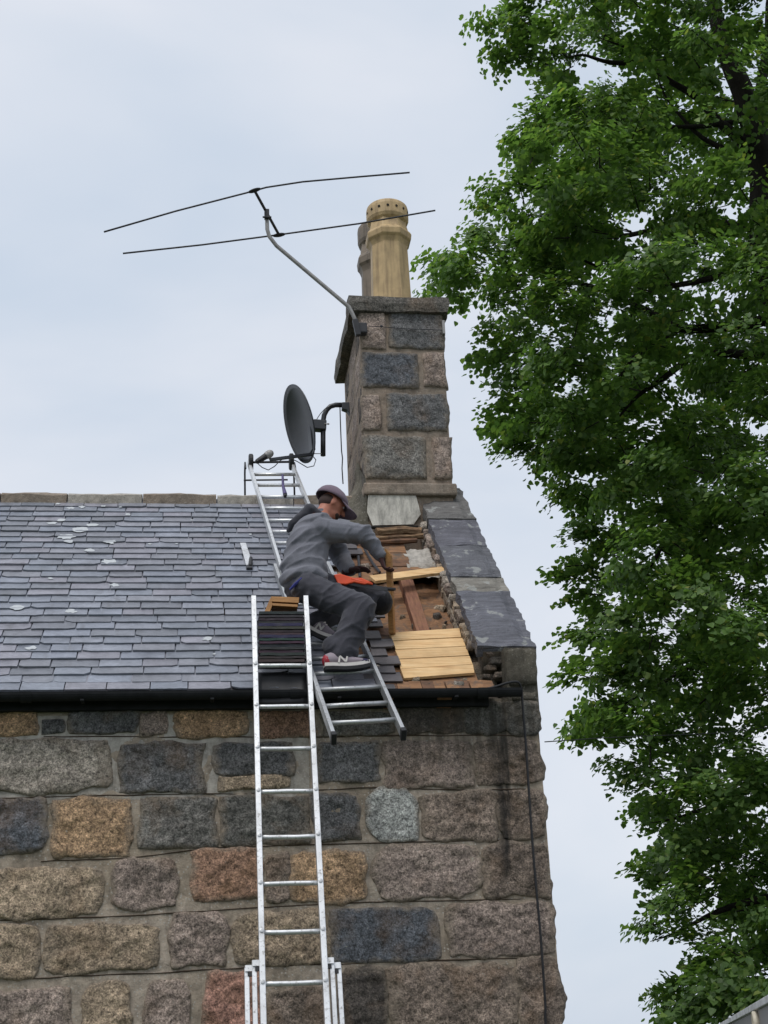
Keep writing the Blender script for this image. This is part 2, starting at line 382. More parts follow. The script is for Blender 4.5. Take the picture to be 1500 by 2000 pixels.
COLS = dict(lg=srgb(150, 138, 124), dg=srgb(84, 86, 90), bl=srgb(72, 80, 92), gr=srgb(100, 98, 94), og=srgb(158, 118, 70), pk=srgb(134, 112, 100),
            rd=srgb(150, 96, 76), br=srgb(112, 94, 80), bg=srgb(146, 122, 92), or_=srgb(140, 96, 66), lb=srgb(138, 142, 140), gn=srgb(86, 86, 82), dk=srgb(74, 66, 60))
COLS = {k: tuple(q*1.42 for q in desat(c, .48 if k in ('dg', 'bl', 'gn', 'pk') else .42)) for k, c in COLS.items()}
X_, Z_ = V((1, 0, 0)), V((0, 0, 1)); NF = V((0, -1, 0))
ZT = 3.99
wall = MB().box(((-6+GX-.02)/2, .32, ZT/2), ((GX-.02+6)/2, 0, 0), (0, .30, 0), (0, 0, ZT/2))
gx = [-6.0, -2.4]+[-2.4+(GX-.022+2.4)*i/190 for i in range(1, 191)]; gz = [0, .9, 1.5]+[1.5+(ZT-1.5)*i/100 for i in range(1, 101)]
base_ = len(wall.v); gv = []; gf = []
for zz_ in gz:
    for xx_ in gx: gv.append((xx_, .005-.006*fbm((xx_*5, zz_*5, 0), 4, .6), zz_))
for j in range(len(gz)-1):
    for i in range(len(gx)-1): k = j*len(gx)+i; gf.append((k, k+1, k+1+len(gx), k+len(gx)))
wall.add(gv, gf)
wallo = obj('front_wall', wall, MT['mortar'], house)
STONES = [  # x0, y0, x1, y1 in the photograph, kind of stone
 (-60, 1393, 68, 1434, 'og'), (83, 1408, 121, 1430, 'dg'), (130, 1386, 272, 1431, 'dg'), (277, 1393, 325, 1434, 'pk'), (342, 1388, 484, 1437, 'og'), (500, 1388, 612, 1438, 'or_'), (626, 1392, 770, 1434, 'gn'),
 (786, 1378, 902, 1431, 'dk'), (908, 1376, 984, 1432, 'gn'), (990, 1372, 1058, 1432, 'gn'),
 (-60, 1447, 213, 1548, 'lg'), (233, 1453, 396, 1546, 'dg'), (420, 1452, 572, 1512, 'dg'), (428, 1516, 560, 1540, 'bg'), (622, 1452, 738, 1528, 'dg'), (750, 1449, 922, 1536, 'pk'), (932, 1445, 1062, 1532, 'br'),
 (-60, 1562, 87, 1666, 'bl'), (104, 1562, 252, 1672, 'og'), (276, 1560, 422, 1656, 'gr'), (428, 1556, 600, 1648, 'gn'), (606, 1550, 702, 1642, 'dg'), (719, 1538, 813, 1643, 'lb'), (828, 1548, 972, 1640, 'br'), (980, 1543, 1066, 1636, 'br'),
 (-60, 1698, 197, 1793, 'bg'), (224, 1676, 346, 1776, 'pk'), (377, 1656, 510, 1759, 'or_'), (520, 1664, 562, 1764, 'br'), (567, 1662, 716, 1760, 'og'), (736, 1652, 936, 1756, 'pk'), (946, 1648, 1074, 1750, 'br'),
 (-60, 1806, 70, 1910, 'bg'), (91, 1806, 313, 1897, 'bg'), (334, 1783, 442, 1887, 'pk'), (458, 1780, 640, 1884, 'bg'), (649, 1775, 857, 1876, 'bl'), (876, 1764, 1082, 1866, 'pk'),
 (-60, 1934, 136, 2040, 'pk'), (164, 1920, 256, 2040, 'bg'), (284, 1912, 372, 2040, 'pk'), (400, 1900, 512, 2040, 'rd'), (526, 1932, 640, 2040, 'br'), (664, 1892, 750, 2030, 'dk'), (762, 1886, 1008, 2010, 'br'), (1016, 1874, 1094, 2010, 'br')]
for i, (x0, y0, x1, y1, k) in enumerate(STONES):
    p0 = onY(x0, y1); p1 = onY(x1, y0); pm = onY((x0+x1)/2, (y0+y1)/2)
    xa, xb = onY(x0, (y0+y1)/2).x, min(onY(x1, (y0+y1)/2).x, GX-.03)
    za, zb = onY((x0+x1)/2, y1).z, onY((x0+x1)/2, y0).z
    kc = random.uniform(.88, 1.14); col = tuple(c*kc for c in COLS[k])
    flat = k in ('lb', 'bl') and x0 > 600
    w2 = (xb-xa)/2+(.024 if x0 < 640 else .032); h2 = (zb-za)/2+(.022 if x0 < 640 else .026)
    big = max(w2, h2)
    stone('stone', ((xa+xb)/2, -.0, (za+zb)/2), X_, Z_, NF, w2, h2, col, wallo, proud=.014 if flat else .019, rough=.55 if flat else 1.25,
          nu=max(8, int(w2*130)), nv=max(6, int(h2*130)), rnd=.5 if k == 'lb' else random.uniform(.08, .28))
# stones past the edges of the picture, one plain coursed field
fld = MB()
def rowfill(z0, z1, xa, xb):
    x = xa
    while x < xb-.15:
        w = random.uniform(.3, .7); e = min(x+w, xb)
        fld.box(((x+e)/2, .005, (z0+z1)/2), ((e-x)/2-.03, 0, 0), (0, .025, 0), (0, 0, (z1-z0)/2-.03)); x = e
for k in range(5): rowfill(.05+k*.35, .05+(k+1)*.35, -5.8, GX-.03)
for k in range(5): rowfill(1.85+k*.42, 1.85+(k+1)*.42, -5.8, -3.3)
tag(obj('wall_stones', fld, MT['granite'], wallo, color=COLS['pk'], bevel=.02), kind='stuff')
rs_state = random.getstate(); random.seed(91)
for z0_, z1_ in ((3.79, 3.92), (3.40, 3.73), (3.02, 3.34), (2.63, 2.94), (2.24, 2.55), (1.80, 2.16)):
    x = -1.56
    while x > -3.2:
        w = random.uniform(.3, .8); kk_ = random.choice(['bg', 'pk', 'dg', 'br', 'og', 'lg', 'gr'])
        stone('stone', (x-w/2, 0, (z0_+z1_)/2+random.uniform(-.01, .01)), X_, Z_, NF, w/2-.015, (z1_-z0_)/2+.01, COLS[kk_], wallo, proud=.019, rough=1.2, nu=int(w*55), nv=16, rnd=random.uniform(.08, .28)); x -= w+.05
random.setstate(rs_state)
# thin ruled joint lines struck in the pointing
for pts in ([(85, 1438), (300, 1440), (560, 1439), (760, 1437), (1058, 1436)], [(0, 1559), (250, 1553), (500, 1549), (740, 1538), (900, 1543), (1060, 1541)],
            [(80, 1682), (250, 1676), (427, 1655), (600, 1650), (760, 1646), (1070, 1639)], [(0, 1797), (200, 1792), (500, 1773), (720, 1762), (1078, 1755)], [(56, 1911), (300, 1900), (490, 1889), (700, 1881), (1092, 1868)]):
    mb = MB(); pp = []
    for (a, b) in zip(pts[:-1], pts[1:]):
        for q in range(6):
            t = q/6; p = onY(a[0]+(b[0]-a[0])*t, a[1]+(b[1]-a[1])*t, .003); p.z += noise.noise(p*6)*.006; pp.append(p)
    mb.tube(pp, [.004+.003*noise.noise(p*9) for p in pp], 5)
    obj('pointing_line', mb, MT['dark_void'], wallo)
# paler fresh pointing under the eaves on the left
pl = MB(); ns = 40
pv = []; 
for i in range(ns+1):
    x = -1.8+2.55*i/ns; zb_ = 3.33+.10*noise.noise(V((x*2.2, 3, 0)))+.06*noise.noise(V((x*7, 1, 0)))-.0*x; pv.append((x, zb_))
for i in range(ns):
    (xa, za), (xb, zb) = pv[i], pv[i+1]; pl.add([(xa, .003, za), (xb, .003, zb), (xb, .003, 3.90), (xa, .003, 3.90)], [(0, 1, 2, 3)])
obj('fresh_pointing', pl, MT['mortar_pale'], wallo)

# gable wall, back wall
def roof_z(y): return E0.z+math.tan(BETA)*(y-E0.y)
gy = [0.03, RIDGE_Y, 2*RIDGE_Y-.03]
gab = MB().prism([(GX-.02, .64, 0), (GX-.02, 2*RIDGE_Y-.03, 0), (GX-.02, 2*RIDGE_Y-.03, 3.95), (GX-.02, RIDGE_Y, roof_z(RIDGE_Y)-.06), (GX-.02, .64, roof_z(.64)-.06)], (-.4, 0, 0))
gabo = obj('gable_wall', gab, MT['mortar'], house)
bw = MB().box(((-6+GX-.5)/2, 2*RIDGE_Y-.2, 1.95), ((GX+5.4)/2, 0, 0), (0, .2, 0), (0, 0, 1.95)); obj('back_wall', bw, MT['mortar'], house)
for r in range(13):                              # stones of the gable end
    y = .03+(.25 if r % 2 else 0); z = 1.25+r*.36
    while True:
        w = random.uniform(.4, .75); lim = RIDGE_Y+(RIDGE_Y-.05)*1.0
        ym = y+w/2
        if y+w > lim: break
        top = roof_z(ym if ym < RIDGE_Y else 2*RIDGE_Y-ym)-.3
        if z+.34 < top and not (r % 2 and ym < .64 and False):
            stone('stone', (GX-.026, ym, z+.17), V((0, 1, 0)), Z_, X_, w/2-.02, .155, COLS[random.choice(['pk', 'br', 'gr', 'bg', 'dg'])], gabo, nu=6, nv=5)
        y += w+.01

# ------------------------------------------------------------------ roof
roofo = MB()
XS = 1.955                                        # where the roof stops against the skew
t_open0 = roofxt(840, 1228)[1]; t_open1 = roofxt(800, 1122)[1]; x_open = 1.40
tr = (RIDGE_Y-E0.y)/cos(BETA)
def slab(mb, x0, x1, t0, t1, h0, h1):
    mb.box(roofp((x0+x1)/2, (t0+t1)/2, (h0+h1)/2), RX*(x1-x0)/2, RT*(t1-t0)/2, RN*(h1-h0)/2)
slab(roofo, -6, 1.0, 0.02, tr, -.075, -.05)
bk = [(-6, RIDGE_Y, roof_z(RIDGE_Y)-.03), (1.98, RIDGE_Y, roof_z(RIDGE_Y)-.03), (1.98, 2*RIDGE_Y+.12, E0.z-.03), (-6, 2*RIDGE_Y+.12, E0.z-.03)]
roofo.prism(bk, (0, 0, -.05))
roof = obj('roof', roofo, MT['old_wood'], house)
void = MB(); slab(void, .95, XS+.02, .03, tr, -.24, -.19); obj('ceiling_lining', void, MT['dark_void'], roof)

# slates, each its own piece
def slate(x0, x1, t0, parent_mb=None, col=None, chip=None, tilt=0, lift=0.0, length=.27):
    n = 7; th = random.uniform(.012, .018); vs = []
    o3 = sgn(random.random()*300); edge = []
    c0 = random.choice([0]*9+[.015, .03]) ; c1 = random.choice([0]*9+[.015, .03])
    for i in range(n):
        u = i/(n-1); x = x0+(x1-x0)*u
        dt = noise.noise(V((x*9, t0*7, 0))+o3)*.005+noise.noise(V((x*40, 1, 0))+o3)*.003
        if u < .17: dt += c0*(1-u/.17)
        if u > .83: dt += c1*((u-.83)/.17)
        edge.append((x, t0+dt+tilt*(x-(x0+x1)/2)))
    pts = edge+[(x1-.001, t0+length), (x0+.001, t0+length)]
    def hh(t): return .018+lift-(t-t0)*.105
    top = [roofp(x, t, hh(t)+th*.5+.002*noise.noise(V((x*12, t*12, 0))+o3)) for x, t in pts]
    bot = [roofp(x, t+.002, hh(t)-th*.5) for x, t in pts]
    m = len(pts); fs = [tuple(range(m)), tuple(range(2*m-1, m-1, -1))]+[(i, i+m, (i+1) % m+m, (i+1) % m) for i in range(m)]
    if parent_mb is not None: parent_mb.add(top+bot, fs); return
    mb = MB().add(top+bot, fs)
    obj('slate', mb, MT['slate'], roof, color=col)
NC = 30; T_TOP = roofxt(300, 984)[1]; EXPO = (T_TOP-.0)/NC
BND = [roofxt(*p) for p in [(700, 1345), (712, 1300), (712, 1262), (704, 1225), (706, 1190), (676, 1150), (648, 1120), (664, 1090), (656, 1062), (668, 1030), (684, 1000), (692, 985)]]
def bnd(t):
    if t <= BND[0][1]: return BND[0][0]
    for (xa, ta), (xb, tb) in zip(BND[:-1], BND[1:]):
        if ta <= t <= tb: return xa+(xb-xa)*(t-ta)/(tb-ta)
    return BND[-1][0]
leftover = MB(); nsl = 0; slots = []
for r in range(NC):
    t = -.015+r*EXPO; x = -6+(.15 if r % 2 else 0)+random.uniform(-.05, .05); lim = bnd(t)
    while x < lim:
        w = random.choice([.26, .29, .31, .33, .30, .22])*random.uniform(.92, 1.08)*(1.05-.004*r)
        e = x+w
        if e > lim+.13: break
        slots.append((r, t+random.uniform(-.005, .005), x, e)); x = e
vis = [s for s in slots if s[3] > -1.32-.017*s[0]]
keep = set(map(id, sorted(vis, key=lambda s: s[0]*0-s[3])[:300]))
BASEC = [srgb(122, 127, 138), srgb(128, 132, 142), srgb(118, 123, 133), srgb(130, 130, 139), srgb(122, 124, 132), srgb(113, 116, 124)]
for s in slots:
    r, t, xa, xb = s
    c = random.choice(BASEC); k = random.uniform(.94, 1.2); c = tuple(q*k for q in c)
    g_ = random.uniform(.002, .006)
    kw = dict(tilt=random.gauss(0, .008), lift=random.uniform(-.002, .003)+(.008 if r == 0 else 0))
    if id(s) in keep: slate(xa+g_, xb-g_, t, None, c, **kw); nsl += 1
    else: slate(xa+g_, xb-g_, t, leftover, None, **kw)
tag(obj('slate_field', leftover, MT['slate'], roof, color=BASEC[0]), kind='stuff')
# under-eaves slates, ragged double course
for x in np.arange(-1.75, 1.3, .31):
    slate(x, x+.305, -.045+random.uniform(-.006, .01), None, srgb(84, 82, 84), lift=-.012)
# lichen patches
for (zx, zy, w) in [(305, 185, 12), (368, 207, 20), (432, 201, 20), (543, 197, 13), (630, 202, 8), (320, 270, 22), (270, 286, 22), (483, 296, 24), (1003, 270, 9), (415, 322, 38), (343, 358, 38), (360, 381, 22), (575, 385, 30), (466, 430, 24),
                    (570, 488, 33), (600, 612, 20), (262, 576, 13), (92, 729, 28), (376, 749, 32), (1080, 893, 26), (165, 941, 22), (1120, 973, 8), (1310, 345, 9), (785, 396, 9), (925, 394, 7), (668, 241, 16)]:
    x, t = roofxt(zx*.3733, 920+zy*.3733); rr = w*.3733*.0042; n = 14; sd_ = sgn(zx)
    rim = []
    for k in range(n):
        a = 2*pi*k/n; q = rr*(1.05+.75*noise.noise(V((cos(a)*1.6, sin(a)*1.6, 0))+sd_)+.3*noise.noise(V((cos(a)*4, sin(a)*4, 3))+sd_)); rim.append(roofp(x+cos(a)*q, t+sin(a)*q*.8, .0245))
    obj('lichen_patch', MB().prism(rim, RN*.0015), MT['lichen'], roof)

# stripped end of the roof: old sarking, rafters, new boards
bw_ = .145; t = .03; i = 0
while t < roofxt(760, 1050)[1]:
    t1 = t+bw_-.006
    xe = XS
    if t1 > t_open0 and t < t_open1: xe = x_open+random.uniform(-.05, .06)
    if t > t_open1+.1: xe = 1.80+random.uniform(-.06, .08)
    mb = MB(); x0 = .9
    slab(mb, x0, xe, t, t1, -.05+random.uniform(-.004, .004), -.028+random.uniform(-.006, .004))
    obj('sarking_board', mb, MT['rust_wood' if i % 3 else 'old_wood'], roof)
    t += bw_; i += 1
for xr, wr in ((1.30, .07), (1.69, .105)):
    mb = MB()
    a = roofp(xr, .0, -.10); b = roofp(xr, tr-.1, -.10)
    mb.bar(a, b, RX, wr, .095); obj('rafter', mb, MT['rafter'], roof, bevel=.006)
# rough brown infill seen between the rafters
def lumpsheet(name, x0, x1, t0, t1, h, amp, mat, nx=26, nt_=26, sc=14, sd_=3, parent=None):
    vs = []; fs = []
    for j in range(nt_+1):
        for i in range(nx+1):
            x = x0+(x1-x0)*i/nx; t = t0+(t1-t0)*j/nt_; q = V((x*sc, t*sc, sd_))
            vs.append(roofp(x, t, h+amp*(noise.noise(q)+.5*noise.noise(q*2.7))))
    for j in range(nt_):
        for i in range(nx): k = j*(nx+1)+i; fs.append((k, k+1, k+nx+2, k+nx+1))
    return obj(name, MB().add(vs, fs), mat, parent or roof, smooth=True)
lumpsheet('old_infill', x_open-.05, XS+.03, t_open0-.05, t_open1+.08, -.125, .022, MT['rust_wood'])
lumpsheet('rubble_fill', 1.72, XS+.04, t_open1+.02, t_open1+.62, -.035, .03, MT['mortar_pale'], sc=11)
# new boards
BL = [(762, 1236), (768, 1252), (774, 1269), (780, 1287), (785, 1306), (791, 1325)]
BR_ = [(919, 1227), (925, 1245), (932, 1262), (938, 1280), (945, 1297), (952, 1314)]
for k in range(5):
    q = [roofxt(*BL[k+1]), roofxt(*BR_[k+1]), roofxt(*BR_[k]), roofxt(*BL[k])]
    hh_ = .002+random.uniform(-.003, .003); g_ = .004
    poly = [roofp(q[0][0]-random.uniform(0, .01), q[0][1]+g_, hh_), roofp(min(q[1][0], XS-.006)+random.uniform(-.012, .0), q[1][1]+g_, hh_), roofp(min(q[2][0], XS-.006), q[2][1]-g_, hh_), roofp(q[3][0]-random.uniform(0, .01), q[3][1]-g_, hh_)]
    obj('new_sarking_board', MB().prism(poly, -RN*.022), MT['new_wood'], roof, bevel=.002)
# decayed board and slate scraps at the eaves
for k in range(9):
    x = 1.28+k*.085; w = random.uniform(.07, .11); n = 6; o3 = sgn(k+50)
    p = [roofp(x+w*i/(n-1), -.03+.05*noise.noise(V((i*1.3, k, 0))+o3), .006) for i in range(n)]+[roofp(x+w, .11+random.uniform(-.01, .03), .0), roofp(x, .11+random.uniform(-.01, .03), .0)]
    obj('decayed_board', MB().prism(p, -RN*.02), MT['rust_wood' if k % 3 else 'old_wood'], roof)
for k, (px, py) in enumerate([(728, 1210), (735, 1228), (725, 1252), (748, 1268), (742, 1285), (760, 1302), (752, 1318), (766, 1335), (690, 1052), (680, 1075), (688, 1086), (735, 1300), (725, 1330)]):
    x, t = roofxt(px, py); w = random.uniform(.10, .2)
    slate(x-w/2, x+w/2, t, None, srgb(88, 84, 86), tilt=random.gauss(0, .05), length=.16, lift=-.004)
# rotten timbers under the chimney
for k, (pts, r_, mt) in enumerate([([(735, 1040), (790, 1036), (832, 1040)], .04, 'rotten'), ([(730, 1052), (780, 1050), (838, 1046)], .025, 'rotten'), ([(705, 1062), (760, 1058), (828, 1055)], .022, 'old_wood'), ([(722, 1030), (770, 1031), (828, 1029)], .014, 'soot')]):
    pp = []
    for a, b in zip(pts[:-1], pts[1:]):
        for q in range(5): pp.append(onR(a[0]+(b[0]-a[0])*q/5, a[1]+(b[1]-a[1])*q/5, .0))
    obj('rotten_timber', MB().tube(pp, [r_*(1+.35*noise.noise(p*9)) for p in pp], 7), MT[mt], roof)
# strips of old felt / iron edges lying up the slope
for pts, w in (([(690, 1062), (700, 1085), (703, 1128)], .012), ([(712, 1072), (728, 1100), (742, 1118)], .012)):
    pp = [onR(*p, .0) for p in pts]; obj('tarred_strip', MB().tube(pp, w, 6), MT['steel_dark'], roof)

for k in range(22):
    px, py = random.choice([(random.uniform(700, 780), random.uniform(1065, 1110)), (random.uniform(775, 830), random.uniform(1160, 1225)), (random.uniform(725, 785), random.uniform(1255, 1335)), (random.uniform(800, 930), random.uniform(1322, 1340)), (random.uniform(840, 885), random.uniform(1150, 1225))])
    x, t = roofxt(px, py); x = min(x, XS-.04); deep = t_open0 < t < t_open1 and x > x_open
    w = random.uniform(.012, .038); c_ = roofp(x, t, (-.118 if deep else -.02)+w*.3)
    stone('debris', c_, (RX+RT*random.uniform(-.6, .6)).normalized(), (RT-RX*random.uniform(-.3, .3)).normalized(), RN, w*random.uniform(1, 1.8), w, random.choice([COLS['lg'], COLS['dk'], COLS['bg'], COLS['br']]), roof, nu=5, nv=5, proud=.012+w*.2, rnd=.9)
# eaves gutter
gut = MB(); gy_, gz_ = E0.y-.045, E0.z-.015; prof = []
for k in range(11):
    a = pi+pi*k/10; prof.append((cos(a)*.052, sin(a)*.052))
for k in range(10, -1, -1):
    a = pi+pi*k/10; prof.append((cos(a)*.046, sin(a)*.046))
poly = [V((-6, gy_+p, gz_+q)) for p, q in prof]
gut.prism(poly, (6+2.21, 0, 0)); guto = obj('gutter', gut, MT['iron'], house)
for x in (-1.6, -.75, .1, .95, 1.75):
    mb = MB().box((x, gy_+.0, gz_-.055), (.012, 0, 0), (0, .05, 0), (0, 0, .006)); mb.box((x, -.02, gz_-.03), (.012, 0, 0), (0, .035, 0), (0, 0, .006)); obj('gutter_bracket', mb, MT['iron'], guto)
for x in (-1.15, .62, 1.9):
    mb = MB(); pr_ = [(cos(pi+pi*k/10)*.060, sin(pi+pi*k/10)*.060) for k in range(11)]+[(cos(pi+pi*k/10)*.053, sin(pi+pi*k/10)*.053) for k in range(10, -1, -1)]
    mb.prism([V((x, gy_+p, gz_+q)) for p, q in pr_], (.07, 0, 0)); obj('gutter_union', mb, MT['iron'], guto)
# board below the gutter, its black stands in for the shade under the eaves
fas = MB().box(((-6+2.0)/2, -.035, E0.z-.062), (4.0, 0, 0), (0, .03, 0), (0, 0, .040)); obj('eaves_shade_board', fas, MT['iron'], house)

# ridge stones
ry0 = 2.455; zb_ = roof_z(ry0)-.03
x = -6.0; k = 0
while x < 1.45:
    w = random.uniform(.5, .72); e = min(x+w, 1.47); n = 6; vs = []; fs = []
    if x < -2.4: e = min(x+1.2, -2.3)
    zf = zb_+.125; dz = random.uniform(-.008, .012)
    sec = [(ry0, zb_), (ry0-.008, zf*1.0), (ry0+.035, zf+.028), (ry0+.12, zf+.062), (ry0+.20, zf+.062), (ry0+.32, zf), (ry0+.34, zb_)]
    for i in range(n+1):
        xx = x+.006+(e-x-.012)*i/n
        for (yy, zz) in sec:
            q = V((xx*7, yy*9, zz*9)); rr = 1.0 if zz > zb_+.1 else .4
            vs.append((xx, yy+.012*noise.noise(q)*rr, zz+dz+(.014*noise.noise(q*1.3+V((5, 5, 5)))+.012*noise.noise(V((xx*3, 0, 2))))*rr))
    m = len(sec)
    for i in range(n):
        for j in range(m-1): fs.append((i*m+j, (i+1)*m+j, (i+1)*m+j+1, i*m+j+1))
    fs += [tuple(range(m)), tuple(range(n*m, (n+1)*m))]
    obj('ridge_stone', MB().add(vs, fs), MT['moss'] if k % 3 == 9 else MT['mortar_pale'] if k % 2 else MT['chim_mortar'], roof)
    x = e; k += 1

# ------------------------------------------------------------------ skew (gable coping)
skb = MB()
SKL, SKR = 1.985, 2.40
skh = .15; t_sk0 = roofxt(985, 1258, skh)[1]; t_sk1 = roofxt(860, 952, skh)[1]
skb.prism([roofp(SKL+.035, t_sk0, skh-.06), roofp(SKL+.035, t_sk1+.1, skh-.06), roofp(SKL+.035, t_sk1+.1, -.4), roofp(SKL+.035, t_sk0, -.4)], (GX-.03-SKL-.035, 0, 0))
skew = obj('skew_coping', skb, MT['chim_mortar'], house)
def coping(t0, t1, col, mat=None, lift=0, x0=SKL, x1=SKR, thick=.11):
    nx, nt_ = 8, max(4, int((t1-t0)*22)); vs = []; fs = []; o3 = sgn(t0*31)
    for layer in (0, 1):
        for j in range(nt_+1):
            for i in range(nx+1):
                u = i/nx; t = t0+.004+(t1-t0-.008)*j/nt_; ex = 0
                x = x0+(x1-x0)*u
                if i in (0, nx): x += noise.noise(V((t*9, u*5, 1))+o3)*.022+noise.noise(V((t*27, u*5, 4))+o3)*.012
                e = min(min(u, 1-u)*5, min(j, nt_-j)/1.0, 1)
                h = skh+lift-(.018 if e < .9 else 0)+.010*noise.noise(V((x*9, t*9, 0))+o3)+.006*noise.noise(V((x*4, t*34, 0))+o3)
                vs.append(roofp(x, t, h if layer == 0 else skh-thick+.02*noise.noise(V((x*9, t*9, 7))+o3)))
    N = (nx+1)*(nt_+1)
    for j in range(nt_):
        for i in range(nx):
            k = j*(nx+1)+i; fs.append((k, k+1, k+nx+2, k+nx+1)); fs.append((N+k, N+k+nx+1, N+k+nx+2, N+k+1))
    for j in range(nt_):
        for i in (0, nx): a = j*(nx+1)+i; fs.append((a, a+nx+1, N+a+nx+1, N+a))
    for i in range(nx):
        for j in (0, nt_): a = j*(nx+1)+i; fs.append((a, a+1, N+a+1, N+a))
    return obj('coping_stone', MB().add(vs, fs), mat or MT['coping'], skew, color=col)
tt = [roofxt(1000, y, skh)[1] for y in (1258, 1150, 1122, 1062, 1012)]+[t_sk1]
coping(tt[0], tt[1], srgb(98, 99, 107)); coping(tt[1], tt[2], srgb(126, 122, 114), None, -.008)
coping(tt[2], tt[3], srgb(96, 97, 103)); coping(tt[3], tt[4], srgb(96, 96, 104)); coping(tt[4], tt[5], srgb(104, 102, 100), lift=.012)
# rubble in the raw side of the skew
t = t_sk0+.02; SN = V((-1, 0, 0))
while t < t_sk1-.2:
    w = random.uniform(.09, .2)
    for hc, hh_ in ((.015, .05), (-.085, .045)):
        if random.random() < .9:
            stone('rubble_stone', roofp(SKL+.03, t+w/2+random.uniform(-.02, .02), hc), RT, RN, SN, w/2*.92, hh_, random.choice([COLS['pk'], COLS['bg'], COLS['lg'], COLS['br']]), skew, nu=9, nv=7, proud=.07, rnd=.7, rough=1.6)
    t += w
# skewputt: the block at the foot
p0 = onY(1052, 1262, 0); bx0 = onY(984, 1300, 0).x
stone('skewputt', ((bx0+GX+.02)/2, -.0, (p0.z+onY(1020, 1345).z)/2), X_, Z_, NF, (GX+.02-bx0)/2, (p0.z-onY(1020, 1345).z)/2, COLS['gn'], skew, mat=MT['moss'], proud=.03, nu=12, nv=12, rnd=.1, back=.1)
sp = MB(); zt_ = p0.z-.01; zb2 = ZT-.1
sp.box(((bx0+GX)/2+.002, .2, (zt_+zb2)/2), ((GX-bx0)/2-.008, 0, 0), (0, .2, 0), (0, 0, (zt_-zb2)/2)); obj('skewputt_body', sp, MT['moss'], skew)
sp2 = onY(1010, 1340); sp3 = onY(1010, 1385)
stone('stone', ((bx0+GX)/2+.01, 0, onY(1020, 1360).z), X_, Z_, NF, (GX-bx0)/2, .045, COLS['gn'], wallo, mat=MT['moss'], nu=8, nv=4)
for (px, py, w) in [(958, 1272, .05), (970, 1290, .06), (962, 1305, .045), (975, 1318, .05), (950, 1322, .035)]:
    stone('rubble_stone', onY(px, py, .12), X_, Z_, NF, w, w*.7, COLS[random.choice(['pk', 'br', 'dk'])], skew, nu=6, nv=5, rnd=.5)
infl = MB().box((2.03, .3, 4.05), (.09, 0, 0), (0, .12, 0), (0, 0, .16)); obj('cavity_core', infl, MT['chim_mortar'], skew)

# ------------------------------------------------------------------ chimney
YC = 2.15; YB = 3.55
cx0, cx1 = onY(707, 800, YC).x, onY(876, 800, YC).x
cz1 = onY(775, 606, YC).z; cz0 = 5.6
ch = MB().box(((cx0+cx1)/2, (YC+YB)/2+.012, (cz0+cz1)/2), ((cx1-cx0)/2-.008, 0, 0), (0, (YB-YC)/2+.008, 0), (0, 0, (cz1-cz0)/2))
chim = obj('chimney_stack', ch, MT['chim_mortar'], house)
CST = [(704, 609, 754, 684, 'pk'), (758, 608, 867, 683, 'dg'), (701, 688, 818, 759, 'bl'), (828, 690, 872, 757, 'pk'), (705, 769, 744, 842, 'pk'), (755, 768, 876, 843, 'dg'), (710, 850, 832, 938, 'gr'), (846, 852, 883, 938, 'pk')]
for (x0, y0, x1, y1, k) in CST:
    xm, ym = (x0+x1)/2, (y0+y1)/2; a = onY(x0, ym, YC).x; b = onY(x1, ym, YC).x; za = onY(xm, y1, YC).z; zb = onY(xm, y0, YC).z
    a = max(a-.012, cx0-.004); b = min(b+.012, cx1+.008); za -= .010; zb += .010
    stone('stone', ((a+b)/2, YC, (za+zb)/2), X_, Z_, NF, (b-a)/2, (zb-za)/2, COLS[k], chim, proud=.026, rough=.75, nu=max(8, int((b-a)*60)), nv=22, rnd=.03)
zz = cz1
for r in range(5):
    h = .36; z1_ = cz1-.02-r*h; ys = [YC+.02, YC+(.5 if r % 2 else .85), YB-.02] if r % 2 else [YC+.02, YC+.35, YC+.95, YB-.02]
    for a, b in zip(ys[:-1], ys[1:]):
        stone('stone', (cx0, (a+b)/2, z1_-h/2), V((0, 1, 0)), Z_, V((-1, 0, 0)), (b-a)/2-.012, h/2-.014, COLS[random.choice(['br', 'pk', 'dk'])], chim, proud=.0, rough=.7, nu=12, nv=9)
        stone('stone', (cx1, (a+b)/2, z1_-h/2), V((0, 1, 0)), Z_, V((1, 0, 0)), (b-a)/2-.012, h/2-.014, COLS[random.choice(['br', 'pk', 'dk'])], chim, proud=.0, rough=.5, nu=6, nv=5)
# cap slab
cap = MB(); q0 = onY(683, 605, YC-.06); q1 = onY(875, 580, YC-.06); capz0, capz1 = q0.z, q1.z
vs = []; fs = []
def capring(z, sh, amp):
    out = []; n1, n2 = 10, 14; x0, x1, y0, y1 = q0.x-sh, q1.x+sh, YC-.06-sh, YB+.08+sh
    P_ = [(x0+(x1-x0)*i/n1, y0) for i in range(n1)]+[(x1, y0+(y1-y0)*i/n2) for i in range(n2)]+[(x1-(x1-x0)*i/n1, y1) for i in range(n1)]+[(x0, y1-(y1-y0)*i/n2) for i in range(n2)]
    for (x, y) in P_:
        w = V((x*6, y*6, z*6)); out.append(V((x+amp*noise.noise(w), y+amp*noise.noise(w+V((3, 3, 3))), z+amp*.8*noise.noise(w+V((7, 1, 3))))))
    return out
rings = [capring(capz0-.005, -.05, .01), capring(capz0, -.008, .018), capring((capz0+capz1)/2, .008, .02), capring(capz1-.015, .0, .018), capring(capz1, -.03, .012)]
N = len(rings[0]); vs = [p for r in rings for p in r]
for j in range(len(rings)-1):
    for i in range(N): fs.append((j*N+i, j*N+(i+1) % N, (j+1)*N+(i+1) % N, (j+1)*N+i))
fs += [tuple(range(N)), tuple(range((len(rings)-1)*N, len(rings)*N))]
